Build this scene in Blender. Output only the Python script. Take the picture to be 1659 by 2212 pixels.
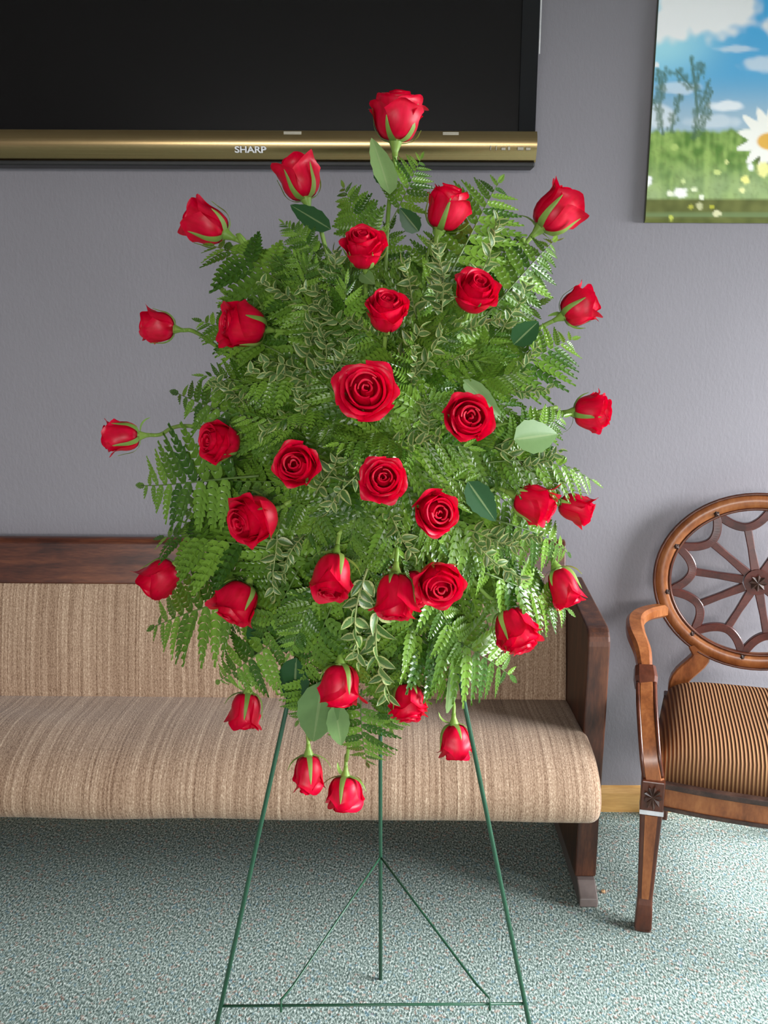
import bpy, bmesh, math, random
import numpy as np
from mathutils import Vector, Matrix, noise as mnoise

for o in list(bpy.data.objects):
    bpy.data.objects.remove(o)
random.seed(7)
SC = bpy.context.scene
COL = SC.collection
PI = math.pi

# ------------------------------------------------------------------ camera
F, CX, CY = 2000.0, 829.5, 1106.0
PITCH, ROLL = math.radians(12.5), math.radians(0.22)
CAM = Vector((0.0, 0.0, 1.5))
_fw = Vector((0, math.cos(PITCH), -math.sin(PITCH)))
_up0 = Vector((0, math.sin(PITCH), math.cos(PITCH)))
_rt0 = Vector((1, 0, 0))
RT = _rt0 * math.cos(ROLL) + _up0 * math.sin(ROLL)
UP = _up0 * math.cos(ROLL) - _rt0 * math.sin(ROLL)
FW = _fw
cd = bpy.data.cameras.new('camera')
cam = bpy.data.objects.new('camera', cd)
COL.objects.link(cam)
cd.sensor_fit = 'VERTICAL'
cd.sensor_height = 36.0
cd.lens = 36.0 * F / 2212.0
cd.clip_start = 0.02
mw = Matrix.Identity(4)
for i in range(3):
    mw[i][0], mw[i][1], mw[i][2], mw[i][3] = RT[i], UP[i], -FW[i], CAM[i]
cam.matrix_world = mw
SC.camera = cam


def at(px, py, Y):
    """the point of the room at distance Y from the camera wall that the photo shows at pixel px, py"""
    d = FW + RT * ((px - CX) / F) + UP * ((CY - py) / F)
    return CAM + d * (Y / d.y)


def idir(ax, ay, tw):
    """direction from image-right, image-up and toward-the-viewer shares"""
    return (RT * ax + UP * ay - FW * tw).normalized()


# ------------------------------------------------------------------ world, daylight, exposure
SC.view_settings.view_transform = 'Standard'
SC.view_settings.look = 'None'
SC.view_settings.gamma = 1.0
SC.view_settings.use_curve_mapping = False
SC.view_settings.exposure = 0.3
SC.cycles.use_adaptive_sampling = True
SC.cycles.adaptive_threshold = 0.04
SC.cycles.max_bounces = 5
SC.cycles.diffuse_bounces = 3
SC.cycles.glossy_bounces = 2
SC.cycles.transmission_bounces = 2
SC.cycles.transparent_max_bounces = 6
SC.cycles.caustics_reflective = False
SC.cycles.caustics_refractive = False
w = bpy.data.worlds.new('sky')
SC.world = w
w.use_nodes = True
bg = w.node_tree.nodes['Background']
bg.inputs[0].default_value = (0.78, 0.88, 1.0, 1)
bg.inputs[1].default_value = 1.2

RX0, RX1, RY0, RY1, RZ1 = -2.6, 2.5, -3.2, 2.57, 2.75      # room


def area(name, loc, rot, sx, sy, power, col):
    l = bpy.data.lights.new(name, 'AREA')
    l.shape = 'RECTANGLE'
    l.size, l.size_y, l.energy, l.color = sx, sy, power, col
    o = bpy.data.objects.new(name, l)
    o.location = loc
    o.rotation_euler = rot
    COL.objects.link(o)
    return o


# daylight entering by the window in the right wall and by the glazed front behind the photographer
sky_r = area('window_daylight_right', (RX1 + 1.25, 1.15, 2.35), (0, 0, 0), 2.4, 2.4, 880, (0.94, 0.97, 1.0))
sky_r.rotation_euler = (Vector((0.5, 1.7, 0.5)) - sky_r.location).to_track_quat('-Z', 'Y').to_euler()
area('window_daylight_front', (-0.2, RY0 - 1.0, 2.15), (math.radians(78), 0, 0), 3.0, 1.7, 330, (1.0, 0.97, 0.93))

# ------------------------------------------------------------------ materials


class NT:
    def __init__(self, name):
        self.m = bpy.data.materials.new(name)
        self.m.use_nodes = True
        self.t = self.m.node_tree
        self.b = self.t.nodes['Principled BSDF']

    def n(self, typ, **kw):
        nd = self.t.nodes.new(typ)
        for k, v in kw.items():
            if k in nd.inputs:
                nd.inputs[k].default_value = v
            else:
                setattr(nd, k, v)
        return nd

    def l(self, a, b):
        self.t.links.new(a, b)

    def coord(self, kind='Object', scale=(1, 1, 1), rot=(0, 0, 0)):
        tc = self.n('ShaderNodeTexCoord')
        mp = self.n('ShaderNodeMapping')
        mp.inputs['Scale'].default_value = scale
        mp.inputs['Rotation'].default_value = rot
        self.l(tc.outputs[kind], mp.inputs['Vector'])
        return mp.outputs[0]

    def noise(self, vec, scale, detail=2.0, rough=0.5):
        nd = self.n('ShaderNodeTexNoise')
        nd.inputs['Scale'].default_value = scale
        nd.inputs['Detail'].default_value = detail
        nd.inputs['Roughness'].default_value = rough
        if vec is not None:
            self.l(vec, nd.inputs['Vector'])
        return nd.outputs['Fac']

    def ramp(self, fac, stops, interp='LINEAR'):
        r = self.n('ShaderNodeValToRGB')
        r.color_ramp.interpolation = interp
        e = r.color_ramp.elements
        while len(e) < len(stops):
            e.new(0.5)
        for el, (p, c) in zip(e, stops):
            el.position = p
            el.color = (*c, 1)
        self.l(fac, r.inputs[0])
        return r.outputs[0]

    def mix(self, fac, a, b, mode='MIX'):
        m = self.n('ShaderNodeMix', data_type='RGBA', blend_type=mode)
        for sock, v in ((m.inputs[0], fac), (m.inputs[6], a), (m.inputs[7], b)):
            if hasattr(v, 'links'):
                self.l(v, sock)
            elif isinstance(v, (int, float)):
                sock.default_value = v
            else:
                sock.default_value = (*v, 1)
        return m.outputs[2]

    def math(self, op, a, b=0.0):
        m = self.n('ShaderNodeMath', operation=op)
        for sock, v in ((m.inputs[0], a), (m.inputs[1], b)):
            if hasattr(v, 'links'):
                self.l(v, sock)
            else:
                sock.default_value = v
        return m.outputs[0]

    def base(self, c):
        if hasattr(c, 'links'):
            self.l(c, self.b.inputs['Base Color'])
        else:
            self.b.inputs['Base Color'].default_value = (*c, 1)

    def set(self, **kw):
        for k, v in kw.items():
            self.b.inputs[k.replace('_', ' ')].default_value = v
        return self

    def bump(self, h, strength=0.3, dist=0.01):
        bp = self.n('ShaderNodeBump')
        bp.inputs['Strength'].default_value = strength
        bp.inputs['Distance'].default_value = dist
        self.l(h, bp.inputs['Height'])
        self.l(bp.outputs[0], self.b.inputs['Normal'])


def plain(name, col, rough=0.5, metal=0.0, spec=0.5, coat=0.0):
    m = NT(name)
    v = m.coord('Object')
    nz = m.noise(v, 60, 3)
    c = m.ramp(nz, [(0.3, tuple(x * 0.88 for x in col)), (0.7, tuple(min(1, x * 1.08) for x in col))])
    m.base(c)
    m.set(Roughness=rough, Metallic=metal, Specular_IOR_Level=spec, Coat_Weight=coat)
    return m.m


M = {}

m = NT('wall_paint')
v = m.coord('Object')
m.base(m.ramp(m.noise(v, 3, 2), [(0.3, (0.238, 0.224, 0.244)), (0.7, (0.249, 0.234, 0.255))]))
nz = m.noise(m.coord('Object', (150, 150, 70)), 1.0, 4, 0.6)
m.bump(nz, 0.25, 0.003)
m.set(Roughness=0.72, Specular_IOR_Level=0.25)
M['wall'] = m.m

M['plaster'] = plain('pale_plaster', (0.36, 0.35, 0.35), 0.9)
M['ceiling'] = plain('ceiling_paint', (0.42, 0.41, 0.40), 0.95)

m = NT('carpet')
v = m.coord('Object')
vs = m.coord('Object', (1.0, 0.55, 1.0), (0, 0, math.radians(18)))
n1 = m.noise(vs, 230, 2, 0.6)
n2 = m.noise(v, 5, 3)
c = m.ramp(n1, [(0.32, (0.036, 0.054, 0.048)), (0.44, (0.145, 0.193, 0.172)), (0.55, (0.34, 0.412, 0.375)), (0.68, (0.76, 0.83, 0.78))])
c = m.mix(m.math('MULTIPLY', n2, 0.25), c, (0.22, 0.33, 0.29))
vo = m.n('ShaderNodeTexVoronoi')
vo.inputs['Scale'].default_value = 150
m.l(v, vo.inputs['Vector'])
sep = m.n('ShaderNodeSeparateColor')
m.l(vo.outputs['Color'], sep.inputs[0])
c = m.mix(m.math('MULTIPLY', m.math('GREATER_THAN', sep.outputs[0], 0.93), 0.3), c, (0.55, 0.25, 0.18))
c = m.mix(m.math('MULTIPLY', m.math('GREATER_THAN', sep.outputs[1], 0.93), 0.3), c, (0.13, 0.30, 0.42))
m.base(c)
m.bump(n1, 0.6, 0.005)
m.set(Roughness=0.95, Specular_IOR_Level=0.1)
M['carpet'] = m.m


def wood(name, dark, mid, light, rough=0.3, scale=(8, 8, 1.2), coat=0.25):
    m = NT(name)
    v = m.coord('Object', scale)
    n1 = m.noise(v, 4.0, 6, 0.6)
    n2 = m.noise(m.coord('Object', (scale[0] * 6, scale[1] * 6, scale[2] * 6)), 5.0, 3)
    f = m.math('ADD', m.math('MULTIPLY', n1, 0.75), m.math('MULTIPLY', n2, 0.25))
    m.base(m.ramp(f, [(0.34, dark), (0.5, mid), (0.68, light)]))
    m.bump(f, 0.08, 0.003)
    m.set(Roughness=rough, Coat_Weight=coat, Coat_Roughness=0.15)
    return m.m


M['pew_wood'] = wood('pew_dark_wood', (0.020, 0.005, 0.003), (0.075, 0.020, 0.009), (0.16, 0.050, 0.020), 0.34, (1.2, 8, 8), 0.1)
M['pew_wood_v'] = wood('pew_end_wood', (0.016, 0.005, 0.003), (0.055, 0.017, 0.008), (0.12, 0.040, 0.017), 0.45, (8, 8, 1.4), 0.0)
M['chair_wood'] = wood('chair_brown_wood', (0.14, 0.038, 0.010), (0.27, 0.085, 0.024), (0.40, 0.15, 0.048), 0.32, (5, 5, 2), 0.1)
M['chair_edge'] = wood('chair_dark_edge_wood', (0.04, 0.010, 0.005), (0.085, 0.021, 0.009), (0.14, 0.04, 0.018), 0.28, (5, 5, 2), 0.1)
M['web_wood'] = wood('chair_web_wood', (0.045, 0.010, 0.008), (0.085, 0.018, 0.013), (0.13, 0.03, 0.02), 0.35, (6, 6, 6))
M['carved'] = wood('carved_dark_wood', (0.02, 0.009, 0.006), (0.045, 0.02, 0.014), (0.09, 0.045, 0.03), 0.5, (9, 9, 9), 0.0)
M['scuff'] = plain('scuffed_edge', (0.62, 0.62, 0.64), 0.5)
M['oak'] = wood('baseboard_oak', (0.46, 0.24, 0.07), (0.60, 0.34, 0.11), (0.70, 0.43, 0.16), 0.4, (1.2, 8, 10))
M['foot'] = plain('grey_pew_foot', (0.17, 0.135, 0.125), 0.35)  # one even grey, paler than the pew wood


def fabric(name, xs, cols, rib):
    m = NT(name)
    warp = m.noise(m.coord('Object', (3, 3, 3)), 1.0, 2)
    tc = m.n('ShaderNodeTexCoord')
    sp = m.n('ShaderNodeSeparateXYZ')
    m.l(tc.outputs['Object'], sp.inputs[0])
    x = m.math('ADD', sp.outputs[0], m.math('MULTIPLY', m.math('SUBTRACT', warp, 0.5), 0.012))
    cmb = m.n('ShaderNodeCombineXYZ')
    m.l(m.math('MULTIPLY', x, xs), cmb.inputs[0])
    m.l(m.math('MULTIPLY', sp.outputs[1], 1.0), cmb.inputs[1])
    m.l(m.math('MULTIPLY', sp.outputs[2], 1.0), cmb.inputs[2])
    s1 = m.noise(cmb.outputs[0], 1.0, 4, 0.75)
    weave = m.noise(m.coord('Object', (360, 190, 190)), 1.0, 2, 0.6)
    f = m.math('ADD', m.math('MULTIPLY', s1, 0.54), m.math('MULTIPLY', weave, 0.46))
    m.base(m.ramp(f, cols))
    m.bump(f, rib, 0.004)
    m.set(Roughness=0.9, Specular_IOR_Level=0.15, Sheen_Weight=0.15)
    return m.m


M['pew_fabric'] = fabric('pew_upholstery', 130, [(0.34, (0.135, 0.072, 0.042)), (0.46, (0.285, 0.185, 0.120)), (0.56, (0.41, 0.285, 0.195)), (0.68, (0.66, 0.51, 0.37))], 0.5)

m = NT('corduroy')
tc = m.n('ShaderNodeTexCoord')
sp = m.n('ShaderNodeSeparateXYZ')
m.l(tc.outputs['Object'], sp.inputs[0])
sw = m.math('SINE', m.math('MULTIPLY', sp.outputs[0], 2 * PI / 0.0088))
f = m.math('ADD', m.math('MULTIPLY', sw, 0.5), 0.5)
nz = m.noise(m.coord('Object', (30, 6, 6)), 1.0, 3)
c = m.ramp(f, [(0.05, (0.095, 0.036, 0.014)), (0.5, (0.23, 0.102, 0.040)), (0.95, (0.40, 0.225, 0.100))])
c = m.mix(m.math('MULTIPLY', nz, 0.4), c, (0.25, 0.11, 0.06))
m.base(c)
m.bump(f, 0.8, 0.004)
m.set(Roughness=0.8, Specular_IOR_Level=0.2)
M['corduroy'] = m.m

M['tv_black'] = plain('tv_gloss_black', (0.006, 0.006, 0.007), 0.12)
M['tv_matte'] = plain('tv_matte_black', (0.008, 0.008, 0.008), 0.5)
m = NT('tv_screen')
m.base((0.006, 0.005, 0.005))
m.set(Roughness=0.2, Specular_IOR_Level=0.3)
M['tv_screen'] = m.m
m = NT('tv_gold')
m.base(m.ramp(m.noise(m.coord('Object', (2, 300, 300)), 1.0, 2), [(0.3, (0.40, 0.28, 0.13)), (0.7, (0.47, 0.34, 0.17))]))
m.set(Metallic=1.0, Roughness=0.27)
M['tv_gold'] = m.m
M['edge_gleam'] = plain('painted_edge_gleam', (0.75, 0.75, 0.76), 0.3, 0.6)  # bright tone for the sidelight painted on the television edge
M['logo'] = plain('logo_silver', (0.72, 0.72, 0.72), 0.4)
M['marks_glints'] = plain('tv_marks_and_glints', (0.40, 0.36, 0.28), 0.5)

M['wire'] = plain('easel_green_wire', (0.022, 0.085, 0.045), 0.33)
M['foam'] = plain('floral_foam', (0.02, 0.07, 0.02), 0.9)
M['crumb'] = plain('crumb', (0.5, 0.30, 0.15), 0.8)
M['window_frame'] = plain('white_window_frame', (0.7, 0.7, 0.7), 0.5)


def add_translucent(m, col, fac):
    out = [n for n in m.t.nodes if n.type == 'OUTPUT_MATERIAL'][0]
    tr = m.n('ShaderNodeBsdfTranslucent')
    if hasattr(col, 'links'):
        m.l(col, tr.inputs[0])
    else:
        tr.inputs[0].default_value = (*col, 1)
    mx = m.n('ShaderNodeMixShader')
    mx.inputs[0].default_value = fac
    m.l(m.b.outputs[0], mx.inputs[1])
    m.l(tr.outputs[0], mx.inputs[2])
    m.l(mx.outputs[0], out.inputs[0])


m = NT('rose_petal')
v = m.coord('Object', (1, 1, 0.35))
nz = m.noise(v, 9, 3)
c = m.ramp(nz, [(0.3, (0.68, 0.0, 0.022)), (0.7, (0.92, 0.0, 0.052))])
m.base(c)
m.set(Roughness=0.40, Specular_IOR_Level=0.38)
add_translucent(m, (0.80, 0.0, 0.035), 0.25)
M['petal'] = m.m


def leafmat(name, c0, c1, rough, tr, veins=False, varieg=None):
    m = NT(name)
    oi = m.n('ShaderNodeObjectInfo')
    nz = m.noise(m.coord('Object'), 14, 2)
    f = m.math('ADD', m.math('MULTIPLY', oi.outputs['Random'], 0.65), m.math('MULTIPLY', nz, 0.35))
    c = m.ramp(f, [(0.1, c0), (0.9, c1)])
    if varieg or veins:
        uv = m.n('ShaderNodeTexCoord')
        sp = m.n('ShaderNodeSeparateXYZ')
        m.l(uv.outputs['UV'], sp.inputs[0])
        a = m.math('ABSOLUTE', m.math('SUBTRACT', m.math('MULTIPLY', sp.outputs[0], 2.0), 1.0))
        if varieg:
            nn = m.noise(m.coord('Object', (1, 1, 1)), 16, 2)
            k = m.math('GREATER_THAN', m.math('ADD', a, m.math('MULTIPLY', m.math('SUBTRACT', nn, 0.5), 0.6)), 0.62)
            c = m.mix(k, c, varieg)
        else:
            k = m.math('LESS_THAN', a, 0.07)
            c = m.mix(m.math('MULTIPLY', k, 0.5), c, (0.35, 0.45, 0.2))
    m.base(c)
    m.set(Roughness=rough, Specular_IOR_Level=0.5)
    add_translucent(m, c, tr)
    return m.m


M['fern'] = leafmat('fern_green', (0.020, 0.085, 0.004), (0.23, 0.42, 0.045), 0.30, 0.20)
M['rachis'] = leafmat('fern_rachis', (0.10, 0.19, 0.04), (0.16, 0.24, 0.06), 0.45, 0.1)
M['varieg'] = leafmat('variegated_leaf', (0.07, 0.16, 0.035), (0.14, 0.25, 0.07), 0.36, 0.25, varieg=(0.46, 0.50, 0.20))
M['twig'] = leafmat('pale_twig', (0.26, 0.33, 0.11), (0.34, 0.40, 0.15), 0.5, 0.1)
M['stem'] = leafmat('rose_stem', (0.20, 0.36, 0.05), (0.30, 0.46, 0.09), 0.45, 0.1)
M['sepal'] = leafmat('rose_sepal', (0.20, 0.38, 0.06), (0.33, 0.50, 0.11), 0.5, 0.25)
M['leaf_dark'] = leafmat('glossy_dark_leaf', (0.018, 0.085, 0.022), (0.04, 0.13, 0.035), 0.42, 0.2, veins=True)
M['leaf_pale'] = leafmat('pale_underside_leaf', (0.17, 0.30, 0.10), (0.24, 0.38, 0.13), 0.45, 0.3, veins=True)

m = NT('meadow_print')
at_n = m.n('ShaderNodeVertexColor', layer_name='print')
m.base(at_n.outputs[0])
m.set(Roughness=0.5, Specular_IOR_Level=0.3)
M['print'] = m.m

m = NT('window_glass')
out = [n for n in m.t.nodes if n.type == 'OUTPUT_MATERIAL'][0]
tr = m.n('ShaderNodeBsdfTransparent')
gl = m.n('ShaderNodeBsdfGlossy')
gl.inputs['Roughness'].default_value = 0.05
mx = m.n('ShaderNodeMixShader')
mx.inputs[0].default_value = 0.05
m.l(tr.outputs[0], mx.inputs[1])
m.l(gl.outputs[0], mx.inputs[2])
m.l(mx.outputs[0], out.inputs[0])
M['glass'] = m.m

# ------------------------------------------------------------------ mesh helpers


def mesh(name, verts, faces, smooth=False):
    me = bpy.data.meshes.new(name)
    me.from_pydata([tuple(v) for v in verts], [], faces)
    if smooth:
        me.polygons.foreach_set('use_smooth', [True] * len(me.polygons))
    me.update()
    return me


def obj(name, me, mat=None, parent=None, loc=None):
    o = bpy.data.objects.new(name, me)
    COL.objects.link(o)
    if mat and not me.materials:
        me.materials.append(M[mat])
    if parent is not None:
        o.parent = parent
    if loc is not None:
        o.location = loc
    return o


def tag(o, label, cat, group=None):
    o['label'] = label
    o['category'] = cat
    if group:
        o['group'] = group
    return o


def thing(name, label, cat, loc=(0, 0, 0), rz=0.0, group=None):
    o = bpy.data.objects.new(name, None)
    o.empty_display_size = 0.05
    COL.objects.link(o)
    o.location = loc
    o.rotation_euler = (0, 0, rz)
    return tag(o, label, cat, group)


def struct(o):
    o['kind'] = 'structure'
    return o


def bev(o, w=0.004, seg=2):
    md = o.modifiers.new('bevel', 'BEVEL')
    md.width = w
    md.segments = seg
    md.limit_method = 'ANGLE'
    return o


def box_vf(x0, x1, y0, y1, z0, z1):
    v = [(x0, y0, z0), (x1, y0, z0), (x1, y1, z0), (x0, y1, z0), (x0, y0, z1), (x1, y0, z1), (x1, y1, z1), (x0, y1, z1)]
    f = [(0, 3, 2, 1), (4, 5, 6, 7), (0, 1, 5, 4), (1, 2, 6, 5), (2, 3, 7, 6), (3, 0, 4, 7)]
    return v, f


def box(name, x0, x1, y0, y1, z0, z1, mat, parent=None, off=(0, 0, 0), b=0.0):
    v, f = box_vf(x0 - off[0], x1 - off[0], y0 - off[1], y1 - off[1], z0 - off[2], z1 - off[2])
    o = obj(name, mesh(name, v, f), mat, parent)
    if b:
        bev(o, b)
    return o


def loft(rings, close_ring=True, caps=True):
    n = len(rings[0])
    v = [p for r in rings for p in r]
    f = []
    for i in range(len(rings) - 1):
        for j in range(n if close_ring else n - 1):
            a, b2 = i * n + j, i * n + (j + 1) % n
            f.append((a, b2, b2 + n, a + n))
    if caps and close_ring:
        f.append(tuple(reversed(range(n))))
        f.append(tuple(range((len(rings) - 1) * n, len(rings) * n)))
    return v, f


def frames(path, hint=Vector((0, 0, 1))):
    out = []
    for i, p in enumerate(path):
        t = (path[min(i + 1, len(path) - 1)] - path[max(i - 1, 0)]).normalized()
        s = hint.cross(t)
        if s.length < 1e-4:
            s = Vector((1, 0, 0)).cross(t)
        s.normalize()
        out.append((p, t, s, t.cross(s)))
    return out


def tube_vf(path, radii, seg=8, hint=Vector((0, 0, 1))):
    path = [Vector(p) for p in path]
    if not hasattr(radii, '__len__'):
        radii = [radii] * len(path)
    rings = []
    for (p, t, s, u), r in zip(frames(path, hint), radii):
        rings.append([p + (s * math.cos(2 * PI * k / seg) + u * math.sin(2 * PI * k / seg)) * r for k in range(seg)])
    return loft(rings)


def bar_vf(path, widths, depths, hint=Vector((0, 0, 1)), chamfer=0.25):
    """swept rectangular bar with chamfered corners: width along the side vector, depth along the up vector"""
    path = [Vector(p) for p in path]
    n = len(path)
    if not hasattr(widths, '__len__'):
        widths = [widths] * n
    if not hasattr(depths, '__len__'):
        depths = [depths] * n
    rings = []
    for (p, t, s, u), w_, d_ in zip(frames(path, hint), widths, depths):
        a, b_ = w_ / 2, d_ / 2
        c = min(a, b_) * chamfer
        pts = [(a, -b_ + c), (a, b_ - c), (a - c, b_), (-a + c, b_), (-a, b_ - c), (-a, -b_ + c), (-a + c, -b_), (a - c, -b_)]
        rings.append([p + s * x + u * y for x, y in pts])
    return loft(rings)


def spline(pts, n=8):
    """Catmull-Rom through the points"""
    P = [Vector(p) for p in pts]
    P = [P[0] * 2 - P[1]] + P + [P[-1] * 2 - P[-2]]
    out = []
    for i in range(1, len(P) - 2):
        a, b_, c, d = P[i - 1:i + 3]
        for k in range(n):
            t = k / n
            out.append(0.5 * ((2 * b_) + (c - a) * t + (2 * a - 5 * b_ + 4 * c - d) * t * t + (3 * b_ - a - 3 * c + d) * t ** 3))
    out.append(P[-2])
    return out


def prism_x(prof, x0, x1):
    """profile of (y, z) points extruded along x"""
    return loft([[(x0, y, z) for y, z in prof], [(x1, y, z) for y, z in prof]])


# ------------------------------------------------------------------ room
def wall_with_hole(name, axis, c0, c1, u0, u1, z0, z1, hu0, hu1, hz0, hz1, mat):
    """one wall slab with one opening, as a single mesh"""
    us, zs = [u0, hu0, hu1, u1], [z0, hz0, hz1, z1]
    v, f, idx = [], [], {}

    def P(u, z, c):
        k = (u, z, c)
        if k not in idx:
            idx[k] = len(v)
            v.append((c, u, z) if axis == 'x' else (u, c, z))
        return idx[k]
    for i in range(3):
        for j in range(3):
            if i == 1 and j == 1:
                continue
            for c in (c0, c1):
                f.append((P(us[i], zs[j], c), P(us[i + 1], zs[j], c), P(us[i + 1], zs[j + 1], c), P(us[i], zs[j + 1], c)))
    for (ua, za, ub, zb) in ((hu0, hz0, hu1, hz0), (hu1, hz0, hu1, hz1), (hu1, hz1, hu0, hz1), (hu0, hz1, hu0, hz0),
                             (u0, z0, u1, z0), (u1, z0, u1, z1), (u1, z1, u0, z1), (u0, z1, u0, z0)):
        f.append((P(ua, za, c0), P(ub, zb, c0), P(ub, zb, c1), P(ua, za, c1)))
    o = obj(name, mesh(name, v, f), mat)
    bm = bmesh.new()
    bm.from_mesh(o.data)
    bmesh.ops.recalc_face_normals(bm, faces=bm.faces)
    bm.to_mesh(o.data)
    bm.free()
    return struct(o)


T = 0.12
struct(box('floor', RX0 - T, RX1 + T, RY0 - T, RY1 + T, -0.1, 0.0, 'carpet'))
struct(box('wall_back', RX0 - T, RX1 + T, RY1, RY1 + T, 0.0, RZ1, 'wall'))
struct(box('wall_left', RX0 - T, RX0, RY0, RY1, 0.0, RZ1, 'wall'))
struct(box('ceiling', RX0 - T, RX1 + T, RY0 - T, RY1 + T, RZ1, RZ1 + 0.1, 'ceiling'))
wall_with_hole('wall_right', 'x', RX1, RX1 + T, RY0, RY1, 0.0, RZ1, 0.2, 2.35, 0.25, 1.88, 'wall')
wall_with_hole('wall_front', 'y', RY0 - T, RY0, RX0, RX1, 0.0, RZ1, -1.6, 1.2, 0.3, 2.0, 'plaster')


def window(name, axis, c, u0, u1, z0, z1):
    e = bpy.data.objects.new(name, None)
    COL.objects.link(e)
    struct(e)

    def bx(nm, ua, ub, za, zb, th, mat):
        if axis == 'x':
            return box(nm, c - th, c + th, ua, ub, za, zb, mat, e)
        return box(nm, ua, ub, c - th, c + th, za, zb, mat, e)
    fr = 0.05
    bx('window_frame', u0, u0 + fr, z0, z1, 0.03, 'window_frame')
    bx('window_frame', u1 - fr, u1, z0, z1, 0.03, 'window_frame')
    bx('window_frame', u0 + fr, u1 - fr, z0, z0 + fr, 0.03, 'window_frame')
    bx('window_frame', u0 + fr, u1 - fr, z1 - fr, z1, 0.03, 'window_frame')
    um = (u0 + u1) / 2
    bx('mullion', um - 0.025, um + 0.025, z0 + fr, z1 - fr, 0.025, 'window_frame')
    bx('pane', u0 + fr, um - 0.025, z0 + fr, z1 - fr, 0.003, 'glass')
    bx('pane', um + 0.025, u1 - fr, z0 + fr, z1 - fr, 0.003, 'glass')


window('window_1', 'x', RX1 + 0.06, 0.2, 2.35, 0.25, 1.88)
window('window_2', 'y', RY0 - 0.06, -1.6, 1.2, 0.3, 2.0)

# oak baseboard along the TV wall: flat board with an eased top
prof = [(RY1, 0.0), (RY1 - 0.014, 0.0), (RY1 - 0.014, 0.062), (RY1 - 0.009, 0.078), (RY1, 0.082)]
v, f = prism_x(prof, RX0, RX1)
struct(obj('baseboard_back', mesh('baseboard_back', v, f), 'oak'))

# ------------------------------------------------------------------ television
TVY = 2.455                                                     # front plane
pr = at(1157, 345, TVY)
pb = at(541, 357, TVY)
tvx1, tvz0 = pr.x, pb.z
tvcx = at(541, 330, TVY).x
tvx0 = 2 * tvcx - tvx1
zg1 = at(541, 283, TVY).z                                       # top of the gold strip
tvz1 = tvz0 + 0.95
TV0 = Vector((tvcx, TVY + 0.05, tvz0))
tv = thing('television', 'large black flat screen television with gold lower bezel mounted on the wall', 'television', TV0)
back = box('housing', tvx0 + 0.004, tvx1 - 0.004, TVY + 0.012, TVY + 0.085, tvz0 + 0.012, tvz1, 'tv_matte', tv, TV0, 0.006)
box('wall_mount', tvcx - 0.3, tvcx + 0.3, TVY + 0.085, RY1, tvz0 + 0.25, tvz0 + 0.65, 'tv_matte', tv, TV0)
bz = at(1122, 200, TVY).x
box('bezel_side', bz, tvx1 - 0.003, TVY, TVY + 0.012, zg1, tvz1, 'tv_black', tv, TV0, 0.002)
box('bezel_side', tvx0 + 0.003, tvx0 + (tvx1 - bz), TVY, TVY + 0.012, zg1, tvz1, 'tv_black', tv, TV0, 0.002)
box('bezel_top', tvx0 + (tvx1 - bz), bz, TVY, TVY + 0.012, tvz1 - 0.045, tvz1, 'tv_black', tv, TV0, 0.002)
box('screen', tvx0 + (tvx1 - bz), bz, TVY + 0.004, TVY + 0.012, zg1 + 0.004, tvz1 - 0.045, 'tv_screen', tv, TV0)
zl = tvz0 + 0.010
hg = zg1 - zl
prof = []
for k in range(13):
    t = k / 12
    prof.append((TVY + 0.012 - 0.030 * math.sin(PI * (0.10 + 0.66 * t)), zl + hg * t))
prof += [(TVY + 0.03, zg1), (TVY + 0.03, zl)]
v, f = prism_x([(y - TV0.y, z - TV0.z) for y, z in prof], tvx0 - TV0.x, tvx1 - TV0.x)
gold = obj('lower_bezel', mesh('lower_bezel', v, f, True), 'tv_gold', tv)
gold.data.set_sharp_from_angle(angle=math.radians(35))
gold['label'] = 'gold metallic curved strip below the screen'
box('lower_lip', tvx0 + 0.002, tvx1 - 0.002, TVY - 0.004, TVY + 0.06, tvz0 - 0.002, zl, 'tv_matte', tv, TV0, 0.003)
box('edge_gleam_strip', tvx1 - 0.002, tvx1 + 0.0015, TVY + 0.001, TVY + 0.006, zg1 + 0.18, tvz1, 'edge_gleam', tv, TV0)  # added bright strip: sidelight on the upper right edge, put into the colour


def text_mesh(body, size, xs=1.0, bold=0.0, depth=0.001):
    c = bpy.data.curves.new('lettering', 'FONT')
    c.body = body
    c.size = size
    c.align_x = 'CENTER'
    c.align_y = 'CENTER'
    c.extrude = depth
    c.offset = bold
    o = bpy.data.objects.new('lettering', c)
    COL.objects.link(o)
    dg = bpy.context.evaluated_depsgraph_get()
    me = bpy.data.meshes.new_from_object(o.evaluated_get(dg))
    bpy.data.objects.remove(o)
    me.transform(Matrix.Diagonal((xs, 1, 1, 1)))
    return me


LY = TVY - 0.0205
me = text_mesh('SHARP', 0.0205, 1.28, 0.0005, 0.0025)
for mt in list(me.materials):
    me.materials.pop()
lg = obj('brand_lettering', me, 'logo', tv)
lp = at(541, 324, LY)
lg.location = lp - TV0
lg.rotation_euler = (PI / 2, 0, 0)
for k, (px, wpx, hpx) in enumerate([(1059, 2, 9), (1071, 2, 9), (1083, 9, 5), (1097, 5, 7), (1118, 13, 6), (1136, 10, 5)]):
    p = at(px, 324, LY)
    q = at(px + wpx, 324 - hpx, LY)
    box('control_mark', p.x, q.x, LY - 0.0012, LY + 0.006, p.z, q.z, 'marks_glints', tv, TV0)
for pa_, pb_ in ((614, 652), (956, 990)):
    box('painted_reflection', at(pa_, 290, TVY).x, at(pb_, 290, TVY).x, TVY - 0.014, TVY + 0.002, zg1 - 0.010, zg1 - 0.003, 'marks_glints', tv, TV0)  # pale bars that paint small reflections along the top of the gold strip

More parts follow.
